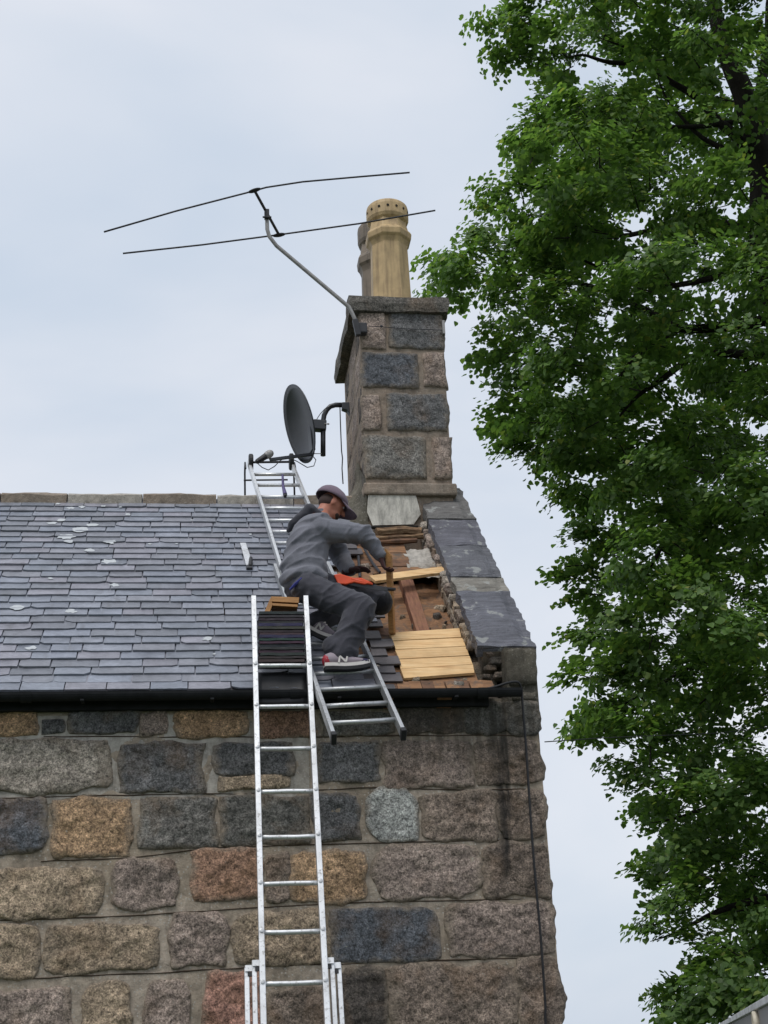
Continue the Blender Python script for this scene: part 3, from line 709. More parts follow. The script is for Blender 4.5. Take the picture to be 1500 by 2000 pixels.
obj('cap_stone', cap.add(vs, fs), MT['granite'], chim, color=srgb(98, 94, 88))
# base ledge, lead panel, mortar haunch at the foot
lz0, lz1 = onY(790, 966, YC-.05).z, onY(790, 942, YC-.05).z
obj('base_ledge', MB().box(((cx0+cx1)/2+.004, YC+.165, (lz0+lz1)/2), ((cx1-cx0)/2+.022, 0, 0), (0, .215, 0), (0, 0, (lz1-lz0)/2)), MT['chim_mortar'], chim, bevel=.018)
lp = [onY(719, 966, YC-.03), onY(812, 966, YC-.03), onY(822, 1004, YC-.03), onY(808, 1024, YC-.03), onY(728, 1026, YC-.03), onY(717, 1000, YC-.03)]
obj('lead_panel', MB().prism(lp, (0, .014, 0)), MT['lead'], chim)
hv = []; hf = []; n1, n2 = 14, 9
for j in range(n1+1):
    v_ = j/n1; y = YC-.03+.55*v_
    A1 = V((cx0-.004, y, roof_z(YC)+.42+.42*v_)); B1 = V((cx0-.15-.03*v_, y+.01, roof_z(min(y, 2.5))+.0+.06*v_))
    for i in range(n2+1):
        u_ = i/n2; p = A1.lerp(B1, u_)+V((.05*sin(pi*u_), -.012*(1-v_), -.06*sin(pi*u_)))
        hv.append(p+V((-1, -.6, .3))*.022*fbm(p*7, 3))
for j in range(n1):
    for i in range(n2): k = j*(n2+1)+i; hf.append((k, k+1, k+n2+2, k+n2+1))
fr_ = [V((cx0+.02, YC-.0, roof_z(YC)-.1))]; hb_ = len(hv); hv.append(fr_[0])
for i in range(n2): hf.append((hb_, i+1, i))
obj('mortar_haunch', MB().add(hv, hf), MT['moss'], chim, smooth=True)
# slate drip on the cap's left edge is the cap's own overhang; pots
def pot(c, R, H, mat, name='chimney_pot', tall=1.0):
    o = MB(); n = 8; s = 1/cos(pi/8)
    pr = [(R*1.12, 0), (R*1.12, .05), (R*.99, .10), (R*.96, .12), (R*.90, H*.62), (R*.93, H*.635), (R*1.0, H*.66), (R*1.10, H*.68), (R*1.13, H*.725), (R*1.06, H*.745), (R*.98, H*.76), (R*.90, H*.815), (R*.88, H*.86)]
    o.lathe(c, [(r*s, z) for r, z in pr], 8, rot=pi/8)
    b = obj(name, o, mat, chim, bevel=.006)
    t = MB(); pr2 = [(R*.90, H*.835), (R*1.02, H*.855), (R*1.08, H*.88), (R*1.08, H*.965), (R*1.05, H*.99), (R*1.0, H*1.0), (R*.84, H*1.0), (R*.80, H*.9), (R*.76, H*.5)]
    t.lathe(c, pr2, 28); obj('pot_rim', t, mat, chim, smooth=False)
    return b
pc = onY(761, 582, 2.52); H1 = onY(757, 388, 2.52-.17).z-capz1
R1 = (onY(803, 500, 2.42).x-onY(720, 500, 2.42).x)/2/1.08
cpx = onY(761, 520, 2.52).x
pot(V((cpx, 2.52, capz1-.01)), R1, H1, MT['pot'])
hz = capz1-.01+H1*.93
for k in range(-3, 4):                        # vent holes of the pot rim
    a = -pi/2+k*.42-.1; d = V((cos(a), sin(a), 0))
    obj('vent_hole', MB().lathe(V((cpx, 2.52, hz))+d*(R1*1.08), [(.014, .004), (.011, .005), (.0, .0051)], 10, up=d, side=Z_), MT['soot'], chim)
cp2 = onY(716, 540, 3.25).x+.115
pot(V((cp2, 3.25, capz1-.01)), R1*.92, onY(716, 436, 3.25-.12).z-capz1+.02, MT['pot2'])
for (c, r) in ((V((cpx, 2.52, capz1)), R1), (V((cp2, 3.25, capz1)), R1)):
    obj('flaunching', MB().lathe(c, [(r*1.7, -.02), (r*1.5, .02), (r*1.2, .05), (r*1.0, .06)], 20), MT['mortar_pale'], chim, smooth=True)

# ------------------------------------------------------------------ extension ladder against the gutter
LK = .32; LP = V((0, -.235, 4.02)); LT = V((0, LK, 1)).normalized(); LN = V((0, -1, LK)).normalized()
def onL(px, py, off=0.0):
    d = ray(px, py); P0 = LP+LN*off; return EYE+d*((P0-EYE).dot(LN)/d.dot(LN))
xl = onL(503, 1500).x; xr = onL(614, 1500).x
lad = empty('extension_ladder', (0.57, LP.y-LK*4.02, 0), 'long upright aluminium extension ladder leaning on the gutter in front of the stone wall', 'ladder')
def lpt(x, z, off=0.0): return V((x, LP.y+(z-LP.z)*LK, z))+LN*off
ztop = onL(490, 1168).z; zjoint = onL(505, 1868).z
def channel(a, b, side, w, d):
    return MB().bar(a, b, side, w, d)
for sx, x in ((-1, xl), (1, xr)):
    obj('stile', channel(lpt(x, 1.0), lpt(x, ztop), X_, .034, .066), MT['alu'], lad, bevel=.003)
RY = [1920, 1820, 1726, 1634, 1546, 1462, 1380, 1300]
zr = [onL(570, y).z for y in RY]
for z in zr:
    bend = random.uniform(-.004, .004)
    p = [lpt(xl+(xr-xl)*q/6, z+bend*sin(pi*q/6)+random.uniform(-.001, .001)) for q in range(7)]
    obj('rung', MB().tube(p, .0155, 10), MT['alu'], lad, smooth=True)
for s_, off, dx in ((1, -.03, .045), (2, -.06, .088)):
    zt2 = onL(487, 1872+(s_-1)*6).z
    for sg, x in ((-1, xl), (1, xr)):
        obj('lower_stile', channel(lpt(x+sg*dx, .0, off), lpt(x+sg*dx, zt2-.01*s_, off), X_, .028, .062), MT['alu'], lad, bevel=.003)
        br = MB(); br.box(lpt(x+sg*(dx-.02), zt2-.03, off+.036), X_*.03, LT*.018, LN*.004); obj('guide_bracket', br, MT['alu'], lad)
        br = MB(); br.box(lpt(x+sg*(dx-.018), zt2-.062, off+.03), X_*.014, LT*.012, LN*.006); obj('guide_pad', br, MT['black'], lad)
    z = zr[0]-.30
    while z > .15:
        p = [lpt(xl-dx, z, off), lpt(xr+dx, z, off)]; obj('rung', MB().tube(p, .0155, 8), MT['alu'], lad, smooth=True); z -= .305*(1 if s_ == 2 else 1)
        if s_ == 1 and z < 1.3: break

for z in zr:
    for sg, x in ((-1, xl), (1, xr)):
        obj('rung_plug', MB().lathe(lpt(x, z, .034), [(.013, 0), (.013, .004), (.006, .005), (.0005, .005)], 10, up=LN, side=X_), MT['alu_dark'], lad)
# ------------------------------------------------------------------ roof ladder
rl = empty('roof_ladder', onR(700, 1350, .0), 'aluminium roof ladder lying on the slates, hooked over the ridge behind the crouching man', 'ladder')
def pair(name, L, R, w, d, mat, hl):
    for (a, b) in (L, R):
        obj(name, MB().bar(a, b, RX, w, d), MT[mat], rl, bevel=.003)
HL, HU = .085, .125
def ext(a, b, t): return a+(b-a)*t
Lb, Lt = onR(651, 1440, HL), onR(537, 1108, HL); Rb = onR(787, 1432, HL)
Rt = Rb+(Lt-Lb)+V((-.02, 0, 0))
pair('stile', (Lb, Lt), (Rb, Rt), .026, .07, 'alu_dark', HL)
for p, q in ((Lb, Lt), (Rb, Rt)):
    d = (p-q).normalized(); obj('foot', MB().bar(p-d*.012, p+d*.03, RX, .034, .078), MT['black'], rl, bevel=.004)
tl = [roofxt(700, y, HL)[1] for y in (1412, 1379, 1347, 1316, 1287, 1259)]
tl += [tl[-1]+(tl[-1]-tl[-2])*k for k in range(1, 6)]
tb, tt_ = (Lb-E0).dot(RT), (Lt-E0).dot(RT)
def hof(P): return (P-E0).dot(RN)
for t in tl:
    f = (t-tb)/(tt_-tb); a = ext(Lb, Lt, f); b = ext(Rb, Rt, f)
    obj('rung', MB().tube([a, (a+b)/2+RN*random.uniform(-.003, .003), b], .016, 10), MT['alu_dark'], rl, smooth=True)
Ub, Ut = onR(553, 1125, HU), onR(486, 905, HU); Vt = onR(569, 905, HU); Vb = Ub+(Vt-Ut)+V((.02, 0, 0)); Vb = Vt+(Vb-Vt)*.74
pair('stile', (Ub, Ut), (Vb, Vt), .024, .065, 'alu', HU)
tu = [roofxt(530, y, HU)[1] for y in (927, 948, 971, 993, 1017, 1039, 1061)]
ub, ut = (Ub-E0).dot(RT), (Ut-E0).dot(RT)
for t in tu:
    f = (t-ub)/(ut-ub); a = ext(Ub, Ut, f); b = ext(Vt+(Vb-Vt)/.74, Vt, f); obj('rung', MB().tube([a, b], .016, 10), MT['alu'], rl, smooth=True)
# wheels, axle and ridge hook
ax0, ax1 = onR(490, 903, HU+.03), onR(569, 902, HU+.03)
obj('axle', MB().tube([ax0, ax1], .012, 8), MT['steel_dark'], rl)
for p, s_ in ((ax0, 1), (ax1, 1)):
    w = MB().lathe(p-RX*.022, [(.02, 0), (.07, .0), (.082, .008), (.082, .036), (.07, .044), (.02, .044)], 22, up=RX, side=Z_); obj('wheel', w, MT['black'], rl, smooth=False)
hkL, hkR = Ut, Vt
for p in (hkL-RX*.035, hkR+RX*.03):
    q1_ = p+RT*.02; q2 = p+RT*.06+V((0, .0, -.08)); q3 = V((p.x, 3.05, p.z-.34)); 
    obj('ridge_hook', MB().tube([p-RT*.15, q1_, q2+V((0, .06, -.02)), q3], .009, 8), MT['steel_dark'], rl, smooth=True)
c0, c1 = onY(476, 938, 3.0), onY(562, 937, 3.0)
obj('hook_bar', MB().tube([c0, c1], .009, 8), MT['steel_dark'], rl)
st0 = onR(552, 928, HU); st1 = onR(553, 950, HU+.02); st2 = onR(557, 966, HU+.03)
obj('strap', MB().tube([st0, st1, st2], [.011, .013, .02], 7), MT['strap'], rl)
cp = onR(557, 968, HU+.03); obj('strap_buckle', MB().box(cp, RX*.012, RT*.02, RN*.015), MT['black'], rl, bevel=.004)

# ------------------------------------------------------------------ stack of slates and timber on the ladder
yl = lambda z: LP.y+(z-LP.z)*LK
zs0 = zr[7]+.02; zs1 = onL(545, 1197).z; nst = 17
for k in range(nst):
    z = zs0+(zs1-zs0)*(k+.5)/nst; o3 = sgn(k*3.3); y0 = yl(z)-.02+random.uniform(-.014, .010); dep = .19
    xa, xb = xl+.018+random.uniform(0, .02), xr-.018-random.uniform(0, .02); poly = []
    for i in range(7): u = i/6; poly.append((xa+(xb-xa)*u, y0+.006*noise.noise(V((u*5, k, 0))+o3), z-.007+.003*noise.noise(V((u*3, k*2, 5)))))
    poly += [(xb, y0+dep, z-.007), (xa, y0+dep, z-.007)]
    so_ = obj('stacked_slate', MB().prism(poly, (0, 0, (zs1-zs0)/nst*random.uniform(.6, .9))), MT['slate'], None, color=tuple(q*random.choice([.6, .8, 1, 1.3, 2.4]) for q in srgb(36, 36, 41)))
    ORD = ['lowest', 'second lowest', 'third lowest', 'fourth lowest', 'fifth lowest', 'sixth lowest', 'seventh lowest', 'eighth lowest', 'middle', 'eighth', 'seventh', 'sixth', 'fifth', 'fourth', 'third', 'second', 'topmost']
    tag(so_, 'dark wet slate, %s%s of the pile held between the upright ladder\'s stiles' % (ORD[k], ' from the top' if 8 < k < 16 else ''), 'slate', 'slates piled on the upright ladder')
zb0 = onL(545, 1368).z; zb1 = zr[7]-.035
bag = MB(); nx = 8; 
for i in range(nx): pass
bx = MB(); vs = []; fs = []
for j in range(9):
    for i in range(9):
        x = xl+.016+(xr-xl-.032)*i/8; z = zb0+(zb1-zb0)*j/8
        vs.append((x, yl(z)+.075+.012*noise.noise(V((x*9, z*9, 2))), z))
for j in range(8):
    for i in range(8): k = j*9+i; fs.append((k, k+1, k+10, k+9))
bo = obj('rubber_apron', MB().add(vs, fs), MT['black'], smooth=True)
bo.modifiers.new('thickness', 'SOLIDIFY').thickness = .012
tag(bo, 'black rubber sheet hanging behind the upright ladder below the slate pile', 'sheet')
tbx = empty('timber_bracket', (0.62, .1, 4.65), 'small brown timber bracket of short boards standing on the slate pile', 'bracket')
za_, zb_2 = onL(545, 1186).z, onL(545, 1163).z
yy = yl(zb_2)+.03
def topt(px, py, dy=0): return onL(px, py)+V((0, .03+dy, 0))
obj('top_board', MB().prism([topt(530, 1162), topt(585, 1164), topt(584, 1175), topt(530, 1172)], (0, .14, .0)), MT['batten'], tbx, bevel=.002)
obj('lower_board', MB().prism([topt(532, 1175), topt(582, 1178), topt(582, 1183), topt(533, 1180)], (0, .14, 0)), MT['batten'], tbx, bevel=.002)
obj('side_board', MB().prism([topt(529, 1164), topt(533, 1178), topt(524, 1201), topt(513, 1201)], (0, .12, 0)), MT['batten'], tbx, bevel=.002)
obj('end_board', MB().prism([topt(533, 1181, .06), topt(582, 1183, .06), topt(584, 1198, .06), topt(527, 1200, .06)], (0, .012, 0)), MT['old_wood'], tbx)

# ------------------------------------------------------------------ loose timber on the roof
pa, pb = onR(727, 1132, .06), onR(869, 1114, .04)
pk = MB().bar(pa, pb, RT, .11, .026)
tag(obj('plank', pk, MT['new_wood'], bevel=.003), 'clean yellow plank lying across the opening beside the skew stones', 'plank')
b0 = onR(766, 1238, .012); b1 = onY(759, 1078, .36)
dirb = (b1-b0).normalized(); sdb = V((.93, -.35, 0)); sdb = (sdb-dirb*sdb.dot(dirb)).normalized(); nb = dirb.cross(sdb).normalized()
hw, hd = .020, .030
bt = MB(); cor = [(-hw, -hd), (hw, -hd), (hw, hd), (-hw, hd)]
low = [b0+sdb*a+nb*b for a, b in cor]; top = [b1+sdb*a+nb*b+dirb*(-.055*(a/hw)*.5) for a, b in cor]
bt.add(low+top, [(0, 1, 2, 3), (7, 6, 5, 4), (0, 4, 5, 1), (1, 5, 6, 2), (2, 6, 7, 3), (3, 7, 4, 0)])
tag(obj('batten', bt, MT['batten'], bevel=.002), 'narrow brown timber batten held upright by the crouching man', 'batten')

# ------------------------------------------------------------------ tool lying on the slates
tl_ = empty('slating_tool', onR(482, 1085), 'flat pale metal slating tool with black grip lying on the slates', 'tool')
poly = [onR(469, 1060, .035), onR(480, 1060, .035), onR(488, 1084, .035), onR(486, 1104, .035), onR(481, 1104, .035)]
obj('blade', MB().prism(poly, -RN*.006), MT['alu'], tl_)
obj('grip', MB().capsule(onR(490, 1090, .05), onR(489, 1104, .045), .014, .018), MT['black'], tl_, smooth=True)
obj('ferrule', MB().box(onR(487, 1108, .035), RX*.025, RT*.03, RN*.012), MT['steel_dark'], tl_, bevel=.004)

# ------------------------------------------------------------------ the man
def bake(name, mb, mat, parent, voxel=.011, smooth=3, fold=0.0, fscale=(9, 9, 16), sub=0):
    c = sum(mb.v, V())/len(mb.v)
    me = bpy.data.meshes.new('tmp'); me.from_pydata([tuple(p-c) for p in mb.v], [], mb.f)
    bm = bmesh.new(); bm.from_mesh(me); finish(bm); bm.to_mesh(me); bm.free()
    o = bpy.data.objects.new('tmp', me); COL.objects.link(o)
    r = o.modifiers.new('r', 'REMESH'); r.mode = 'VOXEL'; r.voxel_size = voxel; r.use_smooth_shade = True
    s = o.modifiers.new('s', 'SMOOTH'); s.iterations = smooth; s.factor = .6
    dg = bpy.context.evaluated_depsgraph_get(); ev = o.evaluated_get(dg); m2 = bpy.data.meshes.new_from_object(ev)
    bpy.data.objects.remove(o); m2.name = name
    if fold:
        m2.update(); nn = [v.normal.copy() for v in m2.vertices]
        for v, n in zip(m2.vertices, nn):
            p = v.co+c; q = V((p.x*fscale[0], p.y*fscale[1], p.z*fscale[2]))
            dq_ = V((p.x*.8+p.z*.6, p.y, p.z*.8-p.x*.6)); q = V((dq_.x*fscale[0], dq_.y*fscale[1]*.6, dq_.z*fscale[2])); w = noise.noise(q*.6)
            rg = max(0, 1-abs(noise.noise(q+V((3, 1, 8))))*3.2)**1.5; rg2 = max(0, 1-abs(noise.noise(q*1.9+V((7, 5, 2))))*4)**1.5
            v.co = v.co+n*fold*(w*.5+rg*1.0+rg2*.45-.4)
    m2.materials.clear(); m2.materials.append(mat)
    m2.polygons.foreach_set('use_smooth', [True]*len(m2.polygons))
    b = bpy.data.objects.new(name, m2); link(b, c, parent); return b
FN = onR(672, 1303, .105)                       # near foot on its rung
man = empty('person', FN, 'man in grey hoodie, mauve cap and dark trousers crouching on the roof ladder', 'person')
J = dict(
    pelvis=onY(597, 1138, .20), waist=onY(594, 1108, .22), chest=onY(607, 1058, .30), upper=onY(616, 1030, .36), neck=onY(628, 1010, .43), head=onY(647, 987, .46),
    hipN=onY(603, 1150, .11), kneeN=onY(706, 1188, -.10), ankN=onY(664, 1282, -.115),
    hipF=onY(610, 1140, .31), kneeF=onY(739, 1172, .36), ankF=onY(614, 1212, .22),
    shN=onY(628, 1036, .20), elN=onY(712, 1043, .33), wrN=onY(744, 1088, .37),
    shF=onY(634, 1030, .50), elF=onY(664, 1088, .60), wrF=onY(684, 1116, .48))
SCM = .0036
# body: one continuous figure
bd = MB()
bd.ell(J['head'], V((.088, 0, 0)), V((0, .078, 0)), V((.0, 0, .112)), 18, 12)
hd = V((.84, .22, -.46)).normalized()           # where the face looks
hu = (V((.55, .2, .8))-hd*V((.55, .2, .8)).dot(hd)).normalized(); hs = hd.cross(hu)
face = J['head']
bd = MB()
bd.ell(face+hu*.012, hd*.098, hs*.076, hu*.102, 20, 14)
bd.ell(face+hd*.035-hu*.055, hd*.058, hs*.056, hu*.058)            # jaw
bd.capsule(face+hd*.09+hu*.02, face+hd*.118-hu*.018, .011, .016)       # nose
bd.capsule(face+hd*.078-hu*.058-hs*.02, face+hd*.078-hu*.058+hs*.02, .016, .016)  # mouth
bd.capsule(face+hd*.082+hu*.036-hs*.035, face+hd*.082+hu*.036+hs*.035, .012, .012)  # brow
for s_ in (-1, 1): bd.ell(face-hd*.005+hs*s_*.078+hu*.0, hd*.021, hs*.010, hu*.033, 10, 8)
bd.capsule(face-hu*.05-hd*.02, J['neck'], .058, .062); bd.capsule(J['neck'], J['upper'], .07, .10)
bd.capsule(J['upper'], J['chest'], .11, .13); bd.capsule(J['chest'], J['waist'], .13, .12); bd.capsule(J['waist'], J['pelvis'], .12, .13)
bd.capsule(J['hipN'], J['hipF'], .09, .09)
for s_ in 'NF':
    bd.capsule(J['upper'], J['sh'+s_], .08, .055); bd.capsule(J['sh'+s_], J['el'+s_], .048, .040); bd.capsule(J['el'+s_], J['wr'+s_], .040, .028)
    bd.capsule(J['hip'+s_], J['knee'+s_], .075, .055); bd.capsule(J['knee'+s_], J['ank'+s_], .05, .036)
body = bake('body', bd, MT['skin'], man, .009, 2)
# hoodie
ho = MB()
tw = V((.35, .94, 0)).normalized()
ho.ell(J['waist']+V((.0, 0, .0)), V((.175, 0, 0)), V((0, .165, 0)), V((0, 0, .12)))
ho.ell(J['pelvis']+V((-.01, 0, .03)), V((.178, 0, 0)), V((0, .175, 0)), V((0, 0, .085)))
ho.ell(J['chest']+V((-.01, 0, 0)), V((.170, .05, 0)), V((-.03, .195, 0)), V((.05, .03, .17)))
ho.ell(J['upper']+V((-.015, -.01, 0)), V((.13, .04, 0)), V((-.03, .20, 0)), V((.04, .03, .10)))
ho.capsule(J['chest']+V((-.01, 0, 0)), J['waist'], .158, .158); ho.capsule(J['waist'], J['pelvis'], .158, .15)
ho.capsule(J['upper'], J['neck']-hu*.03, .10, .085)
for s_ in 'NF':
    ho.capsule(J['upper']+(J['sh'+s_]-J['upper'])*.5, J['sh'+s_], .11, .098); ho.capsule(J['sh'+s_], J['el'+s_], .098, .074)
    ho.capsule(J['el'+s_], J['wr'+s_]+(J['el'+s_]-J['wr'+s_])*.12, .074, .050)
bake('hoodie', ho, MT['hoodie'], man, .009, 3, .014, (3.0, 3.0, 8))
hd_ = MB(); hb = onY(588, 1008, .36)
hd_.capsule(onY(606, 996, .34), onY(574, 1022, .36), .05, .035); hd_.capsule(onY(606, 998, .50), onY(578, 1024, .44), .05, .035); hd_.capsule(onY(574, 1022, .36), onY(563, 1036, .38), .038, .018)
hd_.capsule(onY(606, 996, .34), onY(636, 1010, .36), .04, .022)
bake('hood', hd_, MT['hood_in'], man, .01, 3, .006)
for s_ in 'NF':
    d = (J['wr'+s_]-J['el'+s_]).normalized(); p = J['wr'+s_]-d*.035; ref = V((0, 0, 1)); 
    cf = MB().capsule(p-d*.018, p+d*.02, .046, .042); bake('cuff', cf, MT['hoodie'], man, .007, 2)
# trousers, one mesh
tr_ = MB()
tr_.ell(J['pelvis']+V((0, 0, -.03)), V((.165, 0, 0)), V((0, .17, 0)), V((0, 0, .12)))
tr_.capsule(J['hipN'], J['hipF'], .125, .125)
tr_.capsule(J['hipN'], J['kneeN'], .118, .094); tr_.capsule(J['kneeN'], J['ankN']+(J['kneeN']-J['ankN'])*.12, .100, .100); tr_.capsule(J['ankN']+(J['kneeN']-J['ankN'])*.1, J['ankN']+V((.01, 0, .02)), .100, .098); tr_.capsule(J['ankN']+V((-.03, 0, .06)), J['ankN']+V((.05, 0, .04)), .085, .085)
tr_.capsule(J['hipF'], J['kneeF'], .118, .095); tr_.capsule(J['kneeF'], J['ankF'], .092, .068)
bake('trousers', tr_, MT['trousers'], man, .009, 3, .014, (4, 4, 8))
# black knee patches
for kn, a in (('kneeN', 'ankN'), ('kneeF', 'ankF')):
    d = (J[a]-J[kn]).normalized(); fwd = V((1, -.15, -.1)) if kn == 'kneeN' else V((1, 0, -.1))
    kp = MB().ell(J[kn]+d*.085+fwd*.032, V((.068, 0, 0)), V((0, .085, 0)), V((0, 0, .085))) if kn == 'kneeN' else MB().ell(J[kn]+V((.016, 0, -.015)), V((.092, 0, 0)), V((0, .10, 0)), V((0, 0, .10)))
    bake('knee_patch', kp, MT['knee'], man, .009, 2, .004)
# blue strip of shirt at the back waist
obj('shirt_hem', MB().tube([onY(566, 1152, .03), onY(578, 1140, .015), onY(590, 1129, .012)], [.008, .013, .008], 6), MT['blue'], man)
# cap
cpv = []; cpf = []; nr, na = 7, 28; cc = face+hu*.034-hd*.012
for j in range(nr+1):
    th = j/nr*pi*.5
    for i in range(na):
        a = 2*pi*i/na; rx, ry, rz = .130, .104, .108
        q = cc+hd*(cos(a)*cos(th)*rx)+hs*(sin(a)*cos(th)*ry)+hu*(sin(th)*rz*(1-.08*cos(a)))
        cpv.append(q+(q-cc).normalized()*.004*noise.noise(q*14))
for j in range(nr):
    for i in range(na): cpf.append((j*na+i, j*na+(i+1) % na, (j+1)*na+(i+1) % na, (j+1)*na+i))
capo = obj('cap', MB().add(cpv, cpf), MT['cap'], man, smooth=True); capo.modifiers.new('t', 'SOLIDIFY').thickness = -.006
pv_ = []; pf = []
for j in range(6):
    for i in range(13):
        a = -1.15+2.3*i/12; rr = 1+.0*j; ext_ = j/5*.10*cos(a*.8)**.7
        q = cc+hd*(cos(a)*.130+ext_)+hs*(sin(a)*.106)+hu*(.006-.018*(j/5)-.02*(a/1.15)**2*(j/5+.2)); pv_.append(q)
for j in range(5):
    for i in range(12): k = j*13+i; pf.append((k, k+1, k+14, k+13))
pko = obj('peak', MB().add(pv_, pf), MT['cap'], capo, smooth=True); pko.modifiers.new('t', 'SOLIDIFY').thickness = .008
obj('button', MB().ell(cc+hu*.107, hd*.012, hs*.012, hu*.007), MT['cap'], capo, smooth=True)
# cropped hair below the cap
hr = MB().ell(face-hd*.024+hu*.004, hd*.082, hs*.079, hu*.068, 20, 12); bake('hair', hr, MT['hair'], man, .008, 1)
bk_ = MB().ell(face+hd*.052-hu*.066, hd*.046, hs*.052, hu*.034, 14, 8); bake('beard', bk_, MT['hair'], man, .007, 1)
for s_ in (-1, 1):
    obj('eye', MB().ell(face+hd*.083+hu*.018+hs*s_*.032, hd*.012, hs*.013, hu*.009, 10, 6), MT['white'], man, smooth=True)
# gloved hands with five fingers
def hand(name, wrist, dirn, palm_n, side, grip, mat):
    d = V(dirn).normalized(); n = V(palm_n); n = (n-d*n.dot(d)).normalized(); s = d.cross(n)*side
    mb = MB(); base = V(wrist)
    for k in range(4): mb.capsule(base+d*.012+s*(k-1.5)*.016, base+d*.085+s*(k-1.5)*.021, .020, .0145, 10)
    mb.capsule(base-d*.03, base+d*.02, .029, .03, 12)
    L = [.072, .082, .077, .060]
    for k in range(4):
        p = base+d*.086+s*(k-1.5)*.022; a = 0; q = p; dd = d
        for seg in range(3):
            a += grip*(.75+.25*seg); dv = d*cos(a)+n*sin(a); q2 = q+dv*L[k]*(.45, .32, .25)[seg]
            mb.capsule(q, q2, .0105-.001*seg, .0098-.001*seg, 8); q = q2
    q = base+d*.02-s*.03; q2 = q+(d*.6-s*.65+n*.25).normalized()*.045; q3 = q2+(d*.75-s*.1+n*.6*min(1, grip+.2)).normalized()*.038
    mb.capsule(q, q2, .016, .0125, 8); mb.capsule(q2, q3, .0125, .010, 8)
    return bake(name, mb, mat, man, .0048, 1)
dN = (b0+(b1-b0)*.83-J['wrN']).normalized()
hand('glove', J['wrN'], (onY(754, 1118, .36)-J['wrN']).normalized(), V((.75, -.3, .1)), 1, .62, MT['glove'])
hand('glove', J['wrF']+V((-.01, 0, .0)), V((.95, -.25, .12)), V((.1, -.1, -1)), 1, .30, MT['glove'])
# shoes
def shoe(heel, toe, up, name='shoe', near=True):
    d = V(toe)-V(heel); L = d.length; d.normalize(); up = V(up); up = (up-d*up.dot(d)).normalized(); s = d.cross(up)   # s: wearer's outer side towards the camera
    base = V(heel)
    prof = [(0, .030, .075, .022), (.05, .038, .098, .02), (.16, .040, .108, .018), (.30, .040, .104, .014), (.42, .041, .090, .01), (.55, .045, .076, .008), (.70, .050, .063, .008), (.84, .048, .052, .012), (.94, .038, .042, .02), (1.0, .018, .030, .028)]
    vs = []; fs = []; n = 14
    for (t, w, h, z0) in prof:
        for k in range(n):
            a = 2*pi*k/n; x = cos(a); z = sin(a)
            xx = w*(abs(x)**.75)*(1 if x > 0 else -1)*(1-.35*max(z, 0)); zz = z0+.012+(h-z0)*(.5+.5*(abs(z)**.8)*(1 if z > 0 else -1))
            vs.append(base+d*(t*L)+s*xx+up*zz)
    m = len(prof)
    for j in range(m-1):
        for k in range(n): fs.append((j*n+k, j*n+(k+1) % n, (j+1)*n+(k+1) % n, (j+1)*n+k))
    fs += [tuple(range(n)), tuple(range((m-1)*n, m*n))]
    o = obj(name, MB().add(vs, fs), MT['shoe'], man, smooth=True)
    for nm, z0, z1, g_, mt in (('sole', -.018, .006, .006, 'sole'), ('midsole', .006, .030, .004, 'white')):
        vs = []; fs = []; row = []
        for (t, w, h, zz) in prof:
            for sx in (-1, 1):
                for q in (0, 1): vs.append(base+d*(t*L+(.004 if t == 1 else 0))+s*sx*(w+g_)+up*((z0, z1)[q]+zz-.008))
        for j in range(m-1):
            a = j*4; b = a+4
            fs += [(a, a+1, b+1, b), (a+2, b+2, b+3, a+3), (a+1, a+3, b+3, b+1), (a, b, b+2, a+2)]
        fs += [(0, 2, 3, 1), ((m-1)*4, (m-1)*4+1, (m-1)*4+3, (m-1)*4+2)]
        obj(nm, MB().add(vs, fs), MT[mt], o)
    # letter on the side
    def side(t, z, off=.0): 
        w = .047 if t < .5 else .05
        return base+d*(t*L)+s*(w+off)+up*z
    for (t0, z0, t1, z1) in ((.30, .036, .34, .080), (.34, .080, .46, .038), (.46, .038, .50, .074)):
        obj('letter_stroke', MB().bar(side(t0, z0, -.001), side(t1, z1, -.004), s, .006, .012), MT['white'], o)
    obj('heel_panel', MB().ell(base+d*.022+up*.062, d*.034, s*.041, up*.046, 12, 8), MT['red' if near else 'navy'], o, smooth=True)
    obj('toe_panel', MB().ell(base+d*(L*.86)+up*.038, d*.052, s*.0505, up*.024, 14, 8), MT['navy'], o, smooth=True)
    lc = MB()
    for k in range(4): lc.tube([base+d*L*(.42+.07*k)+s*.024+up*(.098-.012*k), base+d*L*(.42+.07*k)+up*(.108-.012*k), base+d*L*(.42+.07*k)-s*.024+up*(.098-.012*k)], .0045, 6)
    obj('lace', lc, MT['white'], o)
    return o
hN, tN = onR(634, 1309, .125), onR(722, 1303, .125)
shoe(hN, tN, V((-.02, 0, 1)))
hF, tF = onR(597, 1232, .15), onR(660, 1256, .12)
shoe(hF, tF, V((.15, -.05, 1)), near=False)

# ------------------------------------------------------------------ orange handled saw on his knee
sw = empty('hand_saw', onY(690, 1135, .30), 'orange handled hand saw with dark blade lying over the man\'s far knee', 'saw')
ys = .20
def sq(px, py, y=ys): return onY(px, py, y)
obj('handle', MB().prism([sq(652, 1122), sq(664, 1120), sq(690, 1128), sq(706, 1128), sq(728, 1138), sq(712, 1141), sq(692, 1137), sq(676, 1141), sq(660, 1140)], (0, .03, 0)), MT['orange'], sw, bevel=.006)
obj('handle_tail', MB().tube([sq(686, 1131, ys+.01), sq(710, 1137, ys+.01), sq(728, 1141, ys+.01)], [.012, .012, .007], 8), MT['orange'], sw, smooth=True)
obj('blade', MB().prism([sq(676, 1141, ys+.015), sq(700, 1137, ys+.015), sq(770, 1149, ys+.015), sq(770, 1154, ys+.015), sq(738, 1153, ys+.015)], (0, .006, 0)), MT['steel_dark'], sw)
